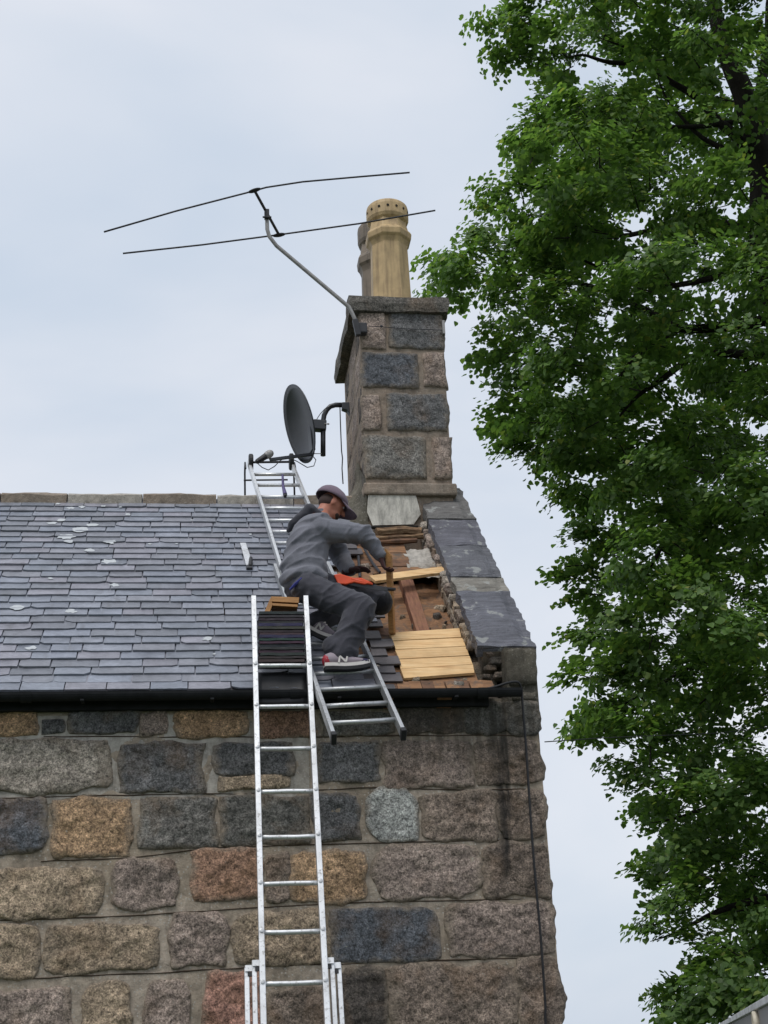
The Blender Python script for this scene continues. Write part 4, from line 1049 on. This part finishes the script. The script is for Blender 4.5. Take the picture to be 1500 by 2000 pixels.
obj('blade_tip', MB().bar(sq(758, 1149.5, ys+.01), sq(773, 1151, ys+.01), Z_, .018, .018), MT['black'], sw, bevel=.003)

# ------------------------------------------------------------------ television aerial
an = empty('tv_aerial', V((cx0-.05, YC-.06, cz1-.25)), 'tall bent-mast aerial with two long rods clamped to the chimney corner', 'aerial')
m0 = onY(699, 655, YC-.08); m1 = onY(692, 620, YC-.10); m2 = onY(682, 600, YC-.11); m3 = onY(540, 480, 1.98); m4 = onY(526, 462, 1.97); m5 = onY(522, 448, 1.96); m6 = onY(521, 415, 1.96)
obj('mast', MB().tube([m0, m1, (m1+m2)/2, m2, ext(m2, m3, .5), m3, m4, m5, m6], .019, 12), MT['galv'], an, smooth=True)
bt0, bt1 = onY(497, 372, 1.72), onY(545, 459, 2.22); 
obj('boom', MB().tube([bt0, bt1], .014, 8), MT['steel_dark'], an)
obj('boom_clamp', MB().bar(onY(521, 428, 1.95), onY(521, 410, 1.95), X_, .045, .05), MT['steel_dark'], an, bevel=.006)
obj('clamp_bolt', MB().tube([onY(513, 424, 1.92), onY(530, 424, 1.92)], .009, 6), MT['steel_dark'], an)
def rod(pts, ctr):
    obj('element', MB().tube(pts, .0085, 8), MT['steel_dark'], an, smooth=True)
    c_, d_ = ctr
    obj('element_clip', MB().ell(c_, d_.normalized()*.065, V((0, .03, 0)), V((0, 0, .016)), 12, 8), MT['black'], an, smooth=True)
e0, e1, e2, e3 = onY(203, 453, 1.72), onY(480, 377, 1.72), onY(520, 366, 1.72), onY(800, 337, 1.72)
rod([e0, ext(e0, e1, .5)+V((0, 0, .012)), e1, (e1+e2)/2, e2, ext(e2, e3, .25)+V((0, 0, .02)), ext(e2, e3, .6)+V((0, 0, .012)), e3], (bt0, e2-e1))
e0, e1, e2 = onY(240, 495, 2.22), onY(548, 458, 2.22), onY(850, 411, 2.22)
rod([e0, ext(e0, e1, .5)+V((0, 0, -.01)), e1, ext(e1, e2, .5)+V((0, 0, -.015)), e2], (bt1, e2-e0))
bk2 = MB().box(onY(707, 643, YC-.05), X_*.045, V((0, .04, 0)), Z_*.055); obj('corner_bracket', bk2, MT['steel_dark'], an, bevel=.012)
obj('mast_clamp', MB().bar(onY(693, 624, YC-.11), onY(700, 656, YC-.1), X_, .05, .05), MT['steel_dark'], an, bevel=.008)
lw = [onY(720, 637, YC-.05), onY(742, 638, YC-.045), onY(790, 642, YC-.045), onY(868, 645, YC-.045), V((cx1+.03, YC+.1, onY(868, 645, YC).z))]
obj('lashing_wire', MB().tube(lw, .004, 5), MT['steel_dark'], an); obj('eye_bolt', MB().ell(onY(745, 637, YC-.05), X_*.014, V((0, .01, 0)), Z_*.014, 8, 6), MT['steel_dark'], an)
obj('corner_plate', MB().box(onY(866, 640, YC-.03)+V((0, .03, 0)), X_*.012, V((0, .05, 0)), Z_*.07), MT['galv'], an)

# ------------------------------------------------------------------ satellite dish
wy = onX(683, 797, cx0).y if False else 2.72
wp = onX(688, 800, cx0-.03); wp = V((cx0-.035, wp.y, wp.z)); YD = wp.y
sdsh = empty('satellite_dish', wp, 'dark grey satellite dish on a bent arm from the left side of the chimney', 'dish')
def dq(px, py, y=YD): return onY(px, py, y)
obj('wall_bracket', MB().prism([dq(668, 785), dq(682, 785), dq(684, 808), dq(678, 801), dq(668, 797)], (0, .07, 0)), MT['dish'], sdsh, bevel=.006)
obj('arm', MB().tube([dq(676, 791, YD+.035), dq(655, 791, YD+.035), dq(645, 794, YD+.035), dq(638, 801, YD+.035), dq(633, 811, YD+.035), dq(631, 824, YD+.035), dq(631, 860, YD+.035), dq(631, 890, YD+.035)], .024, 12), MT['dish'], sdsh, smooth=True)
obj('clamp', MB().bar(dq(611, 831, YD+.03), dq(637, 833, YD+.03), Z_, .10, .09), MT['dish'], sdsh, bevel=.008)
for px in (634, 639): obj('clamp_bolt', MB().tube([dq(px, 828, YD-.02), dq(px+4, 828, YD-.02)], .008, 6), MT['galv'], sdsh)
dc = dq(581, 829, YD); dtop, dbot = dq(560, 759, YD), dq(608, 898, YD)
du = (dtop-dbot); dh = du.length/2; du.normalize(); dc = (dtop+dbot)/2
dn = V((-.90, -.17, .12)); dn = (dn-du*dn.dot(du)).normalized(); ds = du.cross(dn)
vs = []; fs = []; nr, na = 9, 40; dw = dh*.93; dep = .085
for lay, off in ((0, 0), (1, -.008)):
    for j in range(nr+1):
        r_ = j/nr
        for i in range(na): a = 2*pi*i/na; vs.append(dc+du*(sin(a)*r_*dh)+ds*(cos(a)*r_*dw)+dn*(dep*(r_*r_-1)+off+(.004 if j == nr and lay == 0 else 0)))
B2 = (nr+1)*na
for j in range(nr):
    for i in range(na):
        a, b, c_, d_ = j*na+i, j*na+(i+1) % na, (j+1)*na+(i+1) % na, (j+1)*na+i
        fs += [(a, b, c_, d_), (B2+d_, B2+c_, B2+b, B2+a)]
for i in range(na): fs.append((nr*na+i, nr*na+(i+1) % na, B2+nr*na+(i+1) % na, B2+nr*na+i))
obj('reflector', MB().add(vs, fs), MT['dish'], sdsh, smooth=True)
obj('back_plate', MB().bar(dc-dn*(dep+.03)+du*.02, dc-dn*(dep*.45)-du*dh*.8, ds, .10, .035), MT['dish'], sdsh, bevel=.006)
la, lb_ = dc-du*dh*.86-dn*.03, onY(527, 898, YD-.22)
obj('feed_arm', MB().bar(la, lb_, ds, .022, .03), MT['dish'], sdsh, bevel=.004)
l0, l1 = onY(503, 901, YD-.25), onY(527, 886, YD-.24)
obj('receiver', MB().capsule(l0, ext(l0, l1, .7), .024, .03), MT['black'], sdsh, smooth=True); obj('receiver_cap', MB().capsule(ext(l0, l1, .8), l1, .036, .036), MT['galv'], sdsh, smooth=True)
obj('cable_loop', MB().tube([dq(503, 905), dq(512, 913), dq(524, 918), dq(536, 911), dq(548, 899), dq(562, 893), dq(580, 901), dq(600, 913), dq(613, 910), dq(617, 898), dq(606, 885)], .0045, 6), MT['cable'], sdsh, smooth=True)
obj('cable_top', MB().tube([dq(616, 823), dq(625, 809), dq(634, 799), dq(650, 790)], .004, 6), MT['cable'], sdsh)
obj('stay', MB().tube([dq(606, 886), dq(628, 886)], .004, 6), MT['galv'], sdsh)
dcab = [dq(664, 796), dq(665, 830), dq(666, 855), dq(667, 880), dq(669, 895), dq(668, 915), dq(670, 945, YD+.0)]
obj('down_cable', MB().tube(dcab, .006, 6), MT['cable'], sdsh, smooth=True)

# ------------------------------------------------------------------ cables on the wall
cb = [onY(766, 1348, -.16), onY(840, 1355, -.17), onY(900, 1352, -.17), onY(960, 1343, -.15), onY(990, 1334, -.13), onY(1010, 1332, -.10), onY(1018, 1345, -.07), onY(1021, 1380, -.055), onY(1026, 1440, -.05), onY(1032, 1530, -.05), onY(1038, 1620, -.05), onY(1046, 1720, -.05), onY(1056, 1830, -.05), onY(1065, 1960, -.05), onY(1070, 2050, -.05), V((2.27, -.05, .1))]
cpts = []
for i in range(len(cb)-1):
    a, b, c_, d_ = cb[max(i-1, 0)], cb[i], cb[i+1], cb[min(i+2, len(cb)-1)]
    for k in range(5):
        t = k/5; cpts.append(.5*((2*b)+(c_-a)*t+(2*a-5*b+4*c_-d_)*t*t+(3*b-a-3*c_+d_)*t**3))
cpts.append(cb[-1])
tag(obj('wall_cable', MB().tube(cpts, .0085, 7), MT['cable'], smooth=True), 'black cable looping off the gutter end and running down the wall near the corner', 'cable')
w0 = onY(1064, 1449, -.02); w1 = onY(1180, 1441, 1.5); w2 = onY(1400, 1432, 5.0); w3 = onY(1700, 1400, 9)
tag(obj('overhead_wire', MB().tube([w0, w1, w2, w3], .004, 5), MT['cable']), 'thin overhead wire running from the wall corner into the tree', 'wire')

# ------------------------------------------------------------------ pale grey box trailer, lower right
TZ = 1.85
A_ = onZ(1408, 2000, TZ); B_ = onZ(1500, 1947, TZ); td = (A_-B_).normalized(); tsd = V((td.y, -td.x, 0))     # td: along the side, away from the camera
T0 = B_-td*.4; TL = (A_-B_).length+1.2
trl = empty('box_trailer', V((T0.x, T0.y, 0))+td*TL/2+tsd*.9, 'pale grey box trailer showing only its top corner at the lower right', 'trailer')
def tp(l, w, z): q = T0+td*l+tsd*w; return V((q.x, q.y, z))
obj('body', MB().box(tp(TL/2, .9, (TZ+.55)/2-.005), td*TL/2, tsd*.9, V((0, 0, (TZ-.55)/2-.005))), MT['shed'], trl, bevel=.01)
obj('top_rail', MB().bar(tp(0, -.006, TZ-.015), tp(TL, -.006, TZ-.015), Z_, .035, .02), MT['alu'], trl, bevel=.004)
vd = ray(1483, 2000); kk = (T0-EYE).dot(tsd)/vd.dot(tsd); vc = EYE+vd*kk
obj('vent_ring', MB().lathe(vc, [(.045, .0), (.062, .0), (.064, .028), (.055, .034), (.046, .026), (.042, .0)], 28, up=-tsd, side=td), MT['cream'], trl, smooth=True)
for l in (TL*.4, TL*.6):
    for w in (.12, 1.68):
        c_ = tp(l, w, .32); ty = obj('wheel', MB().lathe(c_-tsd*.08, [(.10, 0), (.27, 0), (.32, .03), (.32, .13), (.27, .16), (.10, .16)], 28, up=tsd, side=Z_), MT['black'], trl)
obj('drawbar', MB().bar(tp(-1.0, .9, .5), tp(.05, .9, .5), tsd, .08, .08), MT['steel_dark'], trl)

# ------------------------------------------------------------------ lime tree
TY = 7.0; AXX = 8.35
OUT = [(930, -250), (930, 0), (985, 60), (990, 110), (1010, 160), (990, 210), (985, 290), (1000, 370), (910, 395), (880, 450), (828, 475), (835, 540), (822, 578), (905, 588), (965, 605), (915, 650), (935, 690), (958, 738), (922, 752), (950, 800), (985, 850), (1005, 900), (1040, 930), (1100, 975), (1108, 1030), (1065, 1088), (1092, 1130), (1108, 1160), (1090, 1260), (1095, 1330), (1108, 1390), (1074, 1425), (1092, 1455), (1180, 1485), (1205, 1570), (1188, 1600), (1258, 1660), (1212, 1720), (1216, 1772), (1240, 1850), (1230, 1940), (1228, 2000), (1240, 2100)]
prof_o = sorted([(onY(px, py, TY).z, AXX-onY(px, py, TY).x) for px, py in OUT])
zs_ = np.array([p[0] for p in prof_o]); rs_ = np.array([p[1] for p in prof_o])
def Rsil(z): return float(np.interp(z, zs_, rs_))-.16
def Rsm(z): return float(np.mean([np.interp(z+d, zs_, rs_) for d in (-1, -.5, 0, .5, 1)]))
tree = empty('lime_tree', (AXX, TY, 0), 'tall leafy broadleaf tree with heart-shaped leaves filling the right side', 'tree')
rng = np.random.default_rng(5)
def branch(pts, r0, r1, name='limb'):
    P_ = []; n = len(pts)
    for i in range(n-1):
        a, b, c_, d_ = pts[max(i-1, 0)], pts[i], pts[i+1], pts[min(i+2, n-1)]
        for k in range(5):
            t = k/5; P_.append(.5*((2*b)+(c_-a)*t+(2*a-5*b+4*c_-d_)*t*t+(3*b-a-3*c_+d_)*t**3))
    P_.append(pts[-1]); m = len(P_)
    if r1 < .03: m = int(m*.86); P_ = P_[:m]; r1 = .004
    P_ = [p+V((noise.noise(p*1.7), noise.noise(p*1.7+V((4, 4, 4))), noise.noise(p*1.7+V((9, 1, 1)))))*.04 for p in P_]
    return obj(name, MB().tube(P_, [r0+(r1-r0)*(i/(m-1))**.8 for i in range(m)], 8), MT['bark'], tree, smooth=True)
def tq(px, py, y=TY): return onY(px, py, y)
branch([V((AXX+.2, TY, -.1)), V((AXX+.15, TY, 4)), V((AXX+.1, TY, 8)), tq(1510, 560, TY), tq(1488, 330, TY), tq(1462, 210, TY), tq(1425, 120, TY), tq(1400, 30, TY), tq(1380, -120, TY)], .36, .09, 'trunk')
LIMBS = [([(1488, 330), (1440, 270), (1375, 205), (1300, 150), (1235, 95), (1170, 72), (1120, 40)], .11, .025), ([(1240, 118), (1190, 120), (1140, 108), (1105, 112), (1082, 85)], .05, .016), ([(1475, 250), (1490, 150), (1500, 60), (1510, -60)], .10, .05),
         ([(1420, 300), (1340, 240), (1290, 160), (1265, 40)], .05, .02), ([(1510, 620), (1420, 640), (1330, 640), (1250, 600), (1150, 560), (1050, 560), (960, 575), (860, 575)], .10, .012), ([(1330, 640), (1240, 700), (1180, 780), (1120, 830), (1010, 800)], .05, .012),
         ([(1510, 700), (1370, 690), (1290, 745), (1235, 782), (1190, 850), (1165, 910)], .08, .015), ([(1510, 1000), (1400, 985), (1320, 1030), (1270, 1100), (1200, 1120), (1110, 1100)], .09, .012), ([(1520, 1250), (1460, 1230), (1420, 1260), (1300, 1330), (1180, 1400), (1100, 1430)], .07, .012),
         ([(1520, 1500), (1420, 1560), (1320, 1600), (1210, 1610)], .07, .012), ([(1520, 1750), (1400, 1780), (1300, 1830), (1240, 1850)], .06, .012), ([(1500, 450), (1350, 430), (1200, 460), (1050, 420), (930, 420)], .08, .012), ([(1500, 500), (1300, 560), (1100, 500), (900, 490)], .07, .012), ([(1470, 230), (1300, 250), (1150, 220), (1040, 230)], .05, .012)]
for pts, a, b in LIMBS:
    off = random.uniform(-.8, .8); n = len(pts)
    branch([tq(px, py, TY+off*i/(n-1)*(1 if a < .1 else .3)) for i, (px, py) in enumerate(pts)], a, b)
# foliage: sprays of leaves through the crown
sprays = []
def addspray(c, out, size): sprays.append((c, out, size))
OPEN = [((1488, 330), (1455, 210)), ((1455, 210), (1410, 60)), ((1440, 290), (1375, 205)), ((1375, 205), (1235, 100)), ((1235, 100), (1110, 40)), ((1235, 120), (1080, 105)), ((1290, 745), (1180, 860)), ((1420, 620), (1440, 680)), ((1320, 1030), (1270, 1100))]
GAPS = [(1150, 145, 42), (1045, 165, 34), (1235, 55, 26), (1210, 160, 26), (1330, 720, 24), (1270, 815, 26), (1400, 560, 20), (1310, 560, 18), (1190, 720, 22), (1330, 320, 22), (1395, 880, 24), (1300, 1080, 24), (1420, 1480, 20), (1455, 1900, 20), (1180, 330, 18), (1090, 640, 20), (1240, 430, 16), (1330, 1560, 18)]
def segd(x, y, a, b):
    ex, ey = b[0]-a[0], b[1]-a[1]; t = max(0, min(1, ((x-a[0])*ex+(y-a[1])*ey)/(ex*ex+ey*ey))); return math.hypot(x-a[0]-t*ex, y-a[1]-t*ey)
zmin, zmax = 1.2, 18.5
tries = 0; clumps = []
while len(clumps) < 275 and tries < 20000:
    tries += 1
    z = rng.uniform(zmin, zmax); az = rng.uniform(-1.9, 2.3)      # az = 0 points to -x (the silhouette side), +pi/2 towards the camera
    if az < -1.0 and rng.random() < .5: continue
    R = Rsil(z) if abs(az-.15) < .55 else Rsm(z)*(.95-.12*max(0, abs(az)-.6))
    if z > 16: R *= max(.2, 1-(z-16)/4)
    f = 1-abs(rng.normal(0, .26))
    if f < .15: continue
    cr = rng.uniform(.55, 1.15); r = max(.1, (R-cr*.72)*f)
    c = np.array([AXX-r*cos(az), TY-r*sin(az), z])
    if any(np.linalg.norm((c-k[0])*np.array([1, 1, 1.25])) < .56*(cr+k[1]) for k in clumps): continue
    clumps.append((c, cr))
# small tufts that make the broken edge of the outline
for z in np.arange(1.4, 16.6, .16):
    cr = rng.uniform(.25, .42); r = Rsil(z+rng.normal(0, .05))-cr*.75; az = rng.uniform(-.35, .5)
    clumps.append((np.array([AXX-r*cos(az), TY-r*sin(az), z]), cr))
for c0, cr in clumps:
    for _ in range(max(2, int(13*cr**1.6))):
        d_ = rng.normal(0, 1, 3); d_ /= np.linalg.norm(d_); d_[2] = abs(d_[2]) if rng.random() < .72 else d_[2]
        c = c0+d_*cr*np.array([1, 1, .72])*rng.uniform(.55, .95); q_ = V(c)-EYE; zc = q_.dot(CF); qx, qy = 750+FPX*q_.dot(CR)/zc, 1000-FPX*q_.dot(CU)/zc
        if c[1] < TY+.3 and rng.random() < .85 and any(segd(qx, qy, a_, b_) < 36 for a_, b_ in OPEN): continue
        if any((qx-gx_)**2+(qy-gy_)**2 < gr_*gr_ for gx_, gy_, gr_ in GAPS): continue
        ax_ = c-np.array([AXX, TY, c[2]]); ax_ /= max(np.linalg.norm(ax_), .01); out = d_*.75+ax_*.5; out[2] = out[2]*.5-.12; out /= np.linalg.norm(out)
        sprays.append((c, out, rng.uniform(.26, .46), d_))
V6 = np.array([(0, 0, 0), (-.47, .14, .09), (-.44, .54, .08), (0, 1.0, -.12), (.44, .54, .08), (.47, .14, .09)])
allv = []; total = 0
for c, out, sz, rd_ in sprays:
    n = int(165*(sz/.47)**2)
    side = np.cross(out, [0, 0, 1.]); side /= np.linalg.norm(side); up = np.cross(side, out)
    u = np.clip(rng.normal(0, .5, (n, 3)), -.95, .95)*np.array([sz*.75, sz*.72, sz*.36])
    P_ = c+u[:, :1]*out+u[:, 1:2]*side+u[:, 2:3]*up
    P_[:, 2] -= .35*(u[:, 0]**2+u[:, 1]**2)/sz
    L = rng.uniform(.046, .098, n)
    nz_ = np.tile([0, 0, 1.], (n, 1))*.75+rng.normal(0, .36, (n, 3))+.75*rd_; nz_ /= np.linalg.norm(nz_, axis=1)[:, None]
    dd = np.tile(out*.8, (n, 1))+rng.normal(0, .6, (n, 3))+np.array([0, 0, -.45]); dd -= nz_*np.sum(dd*nz_, 1)[:, None]; dd /= np.linalg.norm(dd, axis=1)[:, None]
    ss = np.cross(dd, nz_)
    v = P_[:, None, :]+L[:, None, None]*(V6[None, :, 0:1]*ss[:, None, :]+V6[None, :, 1:2]*dd[:, None, :]+V6[None, :, 2:3]*nz_[:, None, :])
    allv.append(v.reshape(-1, 3)); total += n
co = np.concatenate(allv); me = bpy.data.meshes.new('crown'); nq = total*2
org = np.array([AXX, TY, 0.]); me.vertices.add(len(co)); me.vertices.foreach_set('co', (co-org).astype(np.float32).ravel())
base = np.arange(total)[:, None]*6; quads = np.concatenate([base+np.array([[0, 3, 2, 1]]), base+np.array([[0, 5, 4, 3]])], 1).reshape(-1)
me.loops.add(nq*4); me.loops.foreach_set('vertex_index', quads.astype(np.int32)); me.polygons.add(nq); me.polygons.foreach_set('loop_start', (np.arange(nq)*4).astype(np.int32))
me.update(calc_edges=True); me.materials.append(MT['leaf'])
cro = bpy.data.objects.new('crown', me); link(cro, (AXX, TY, 0), tree); tag(cro, kind='stuff')
# twigs inside the crown, joined
tw_ = MB()
for c, out, sz, rd_ in sprays[::2]:
    a = V(c)-V(out)*sz*1.1-V((0, 0, .1)); b = V(c)+V(out)*sz*.5
    tw_.tube([a, V(c)+V((0, 0, .04)), b], [.010, .006, .003], 4)
tag(obj('twigs', tw_, MT['bark'], tree), kind='stuff')
print('leaves', total, 'slates', nsl)
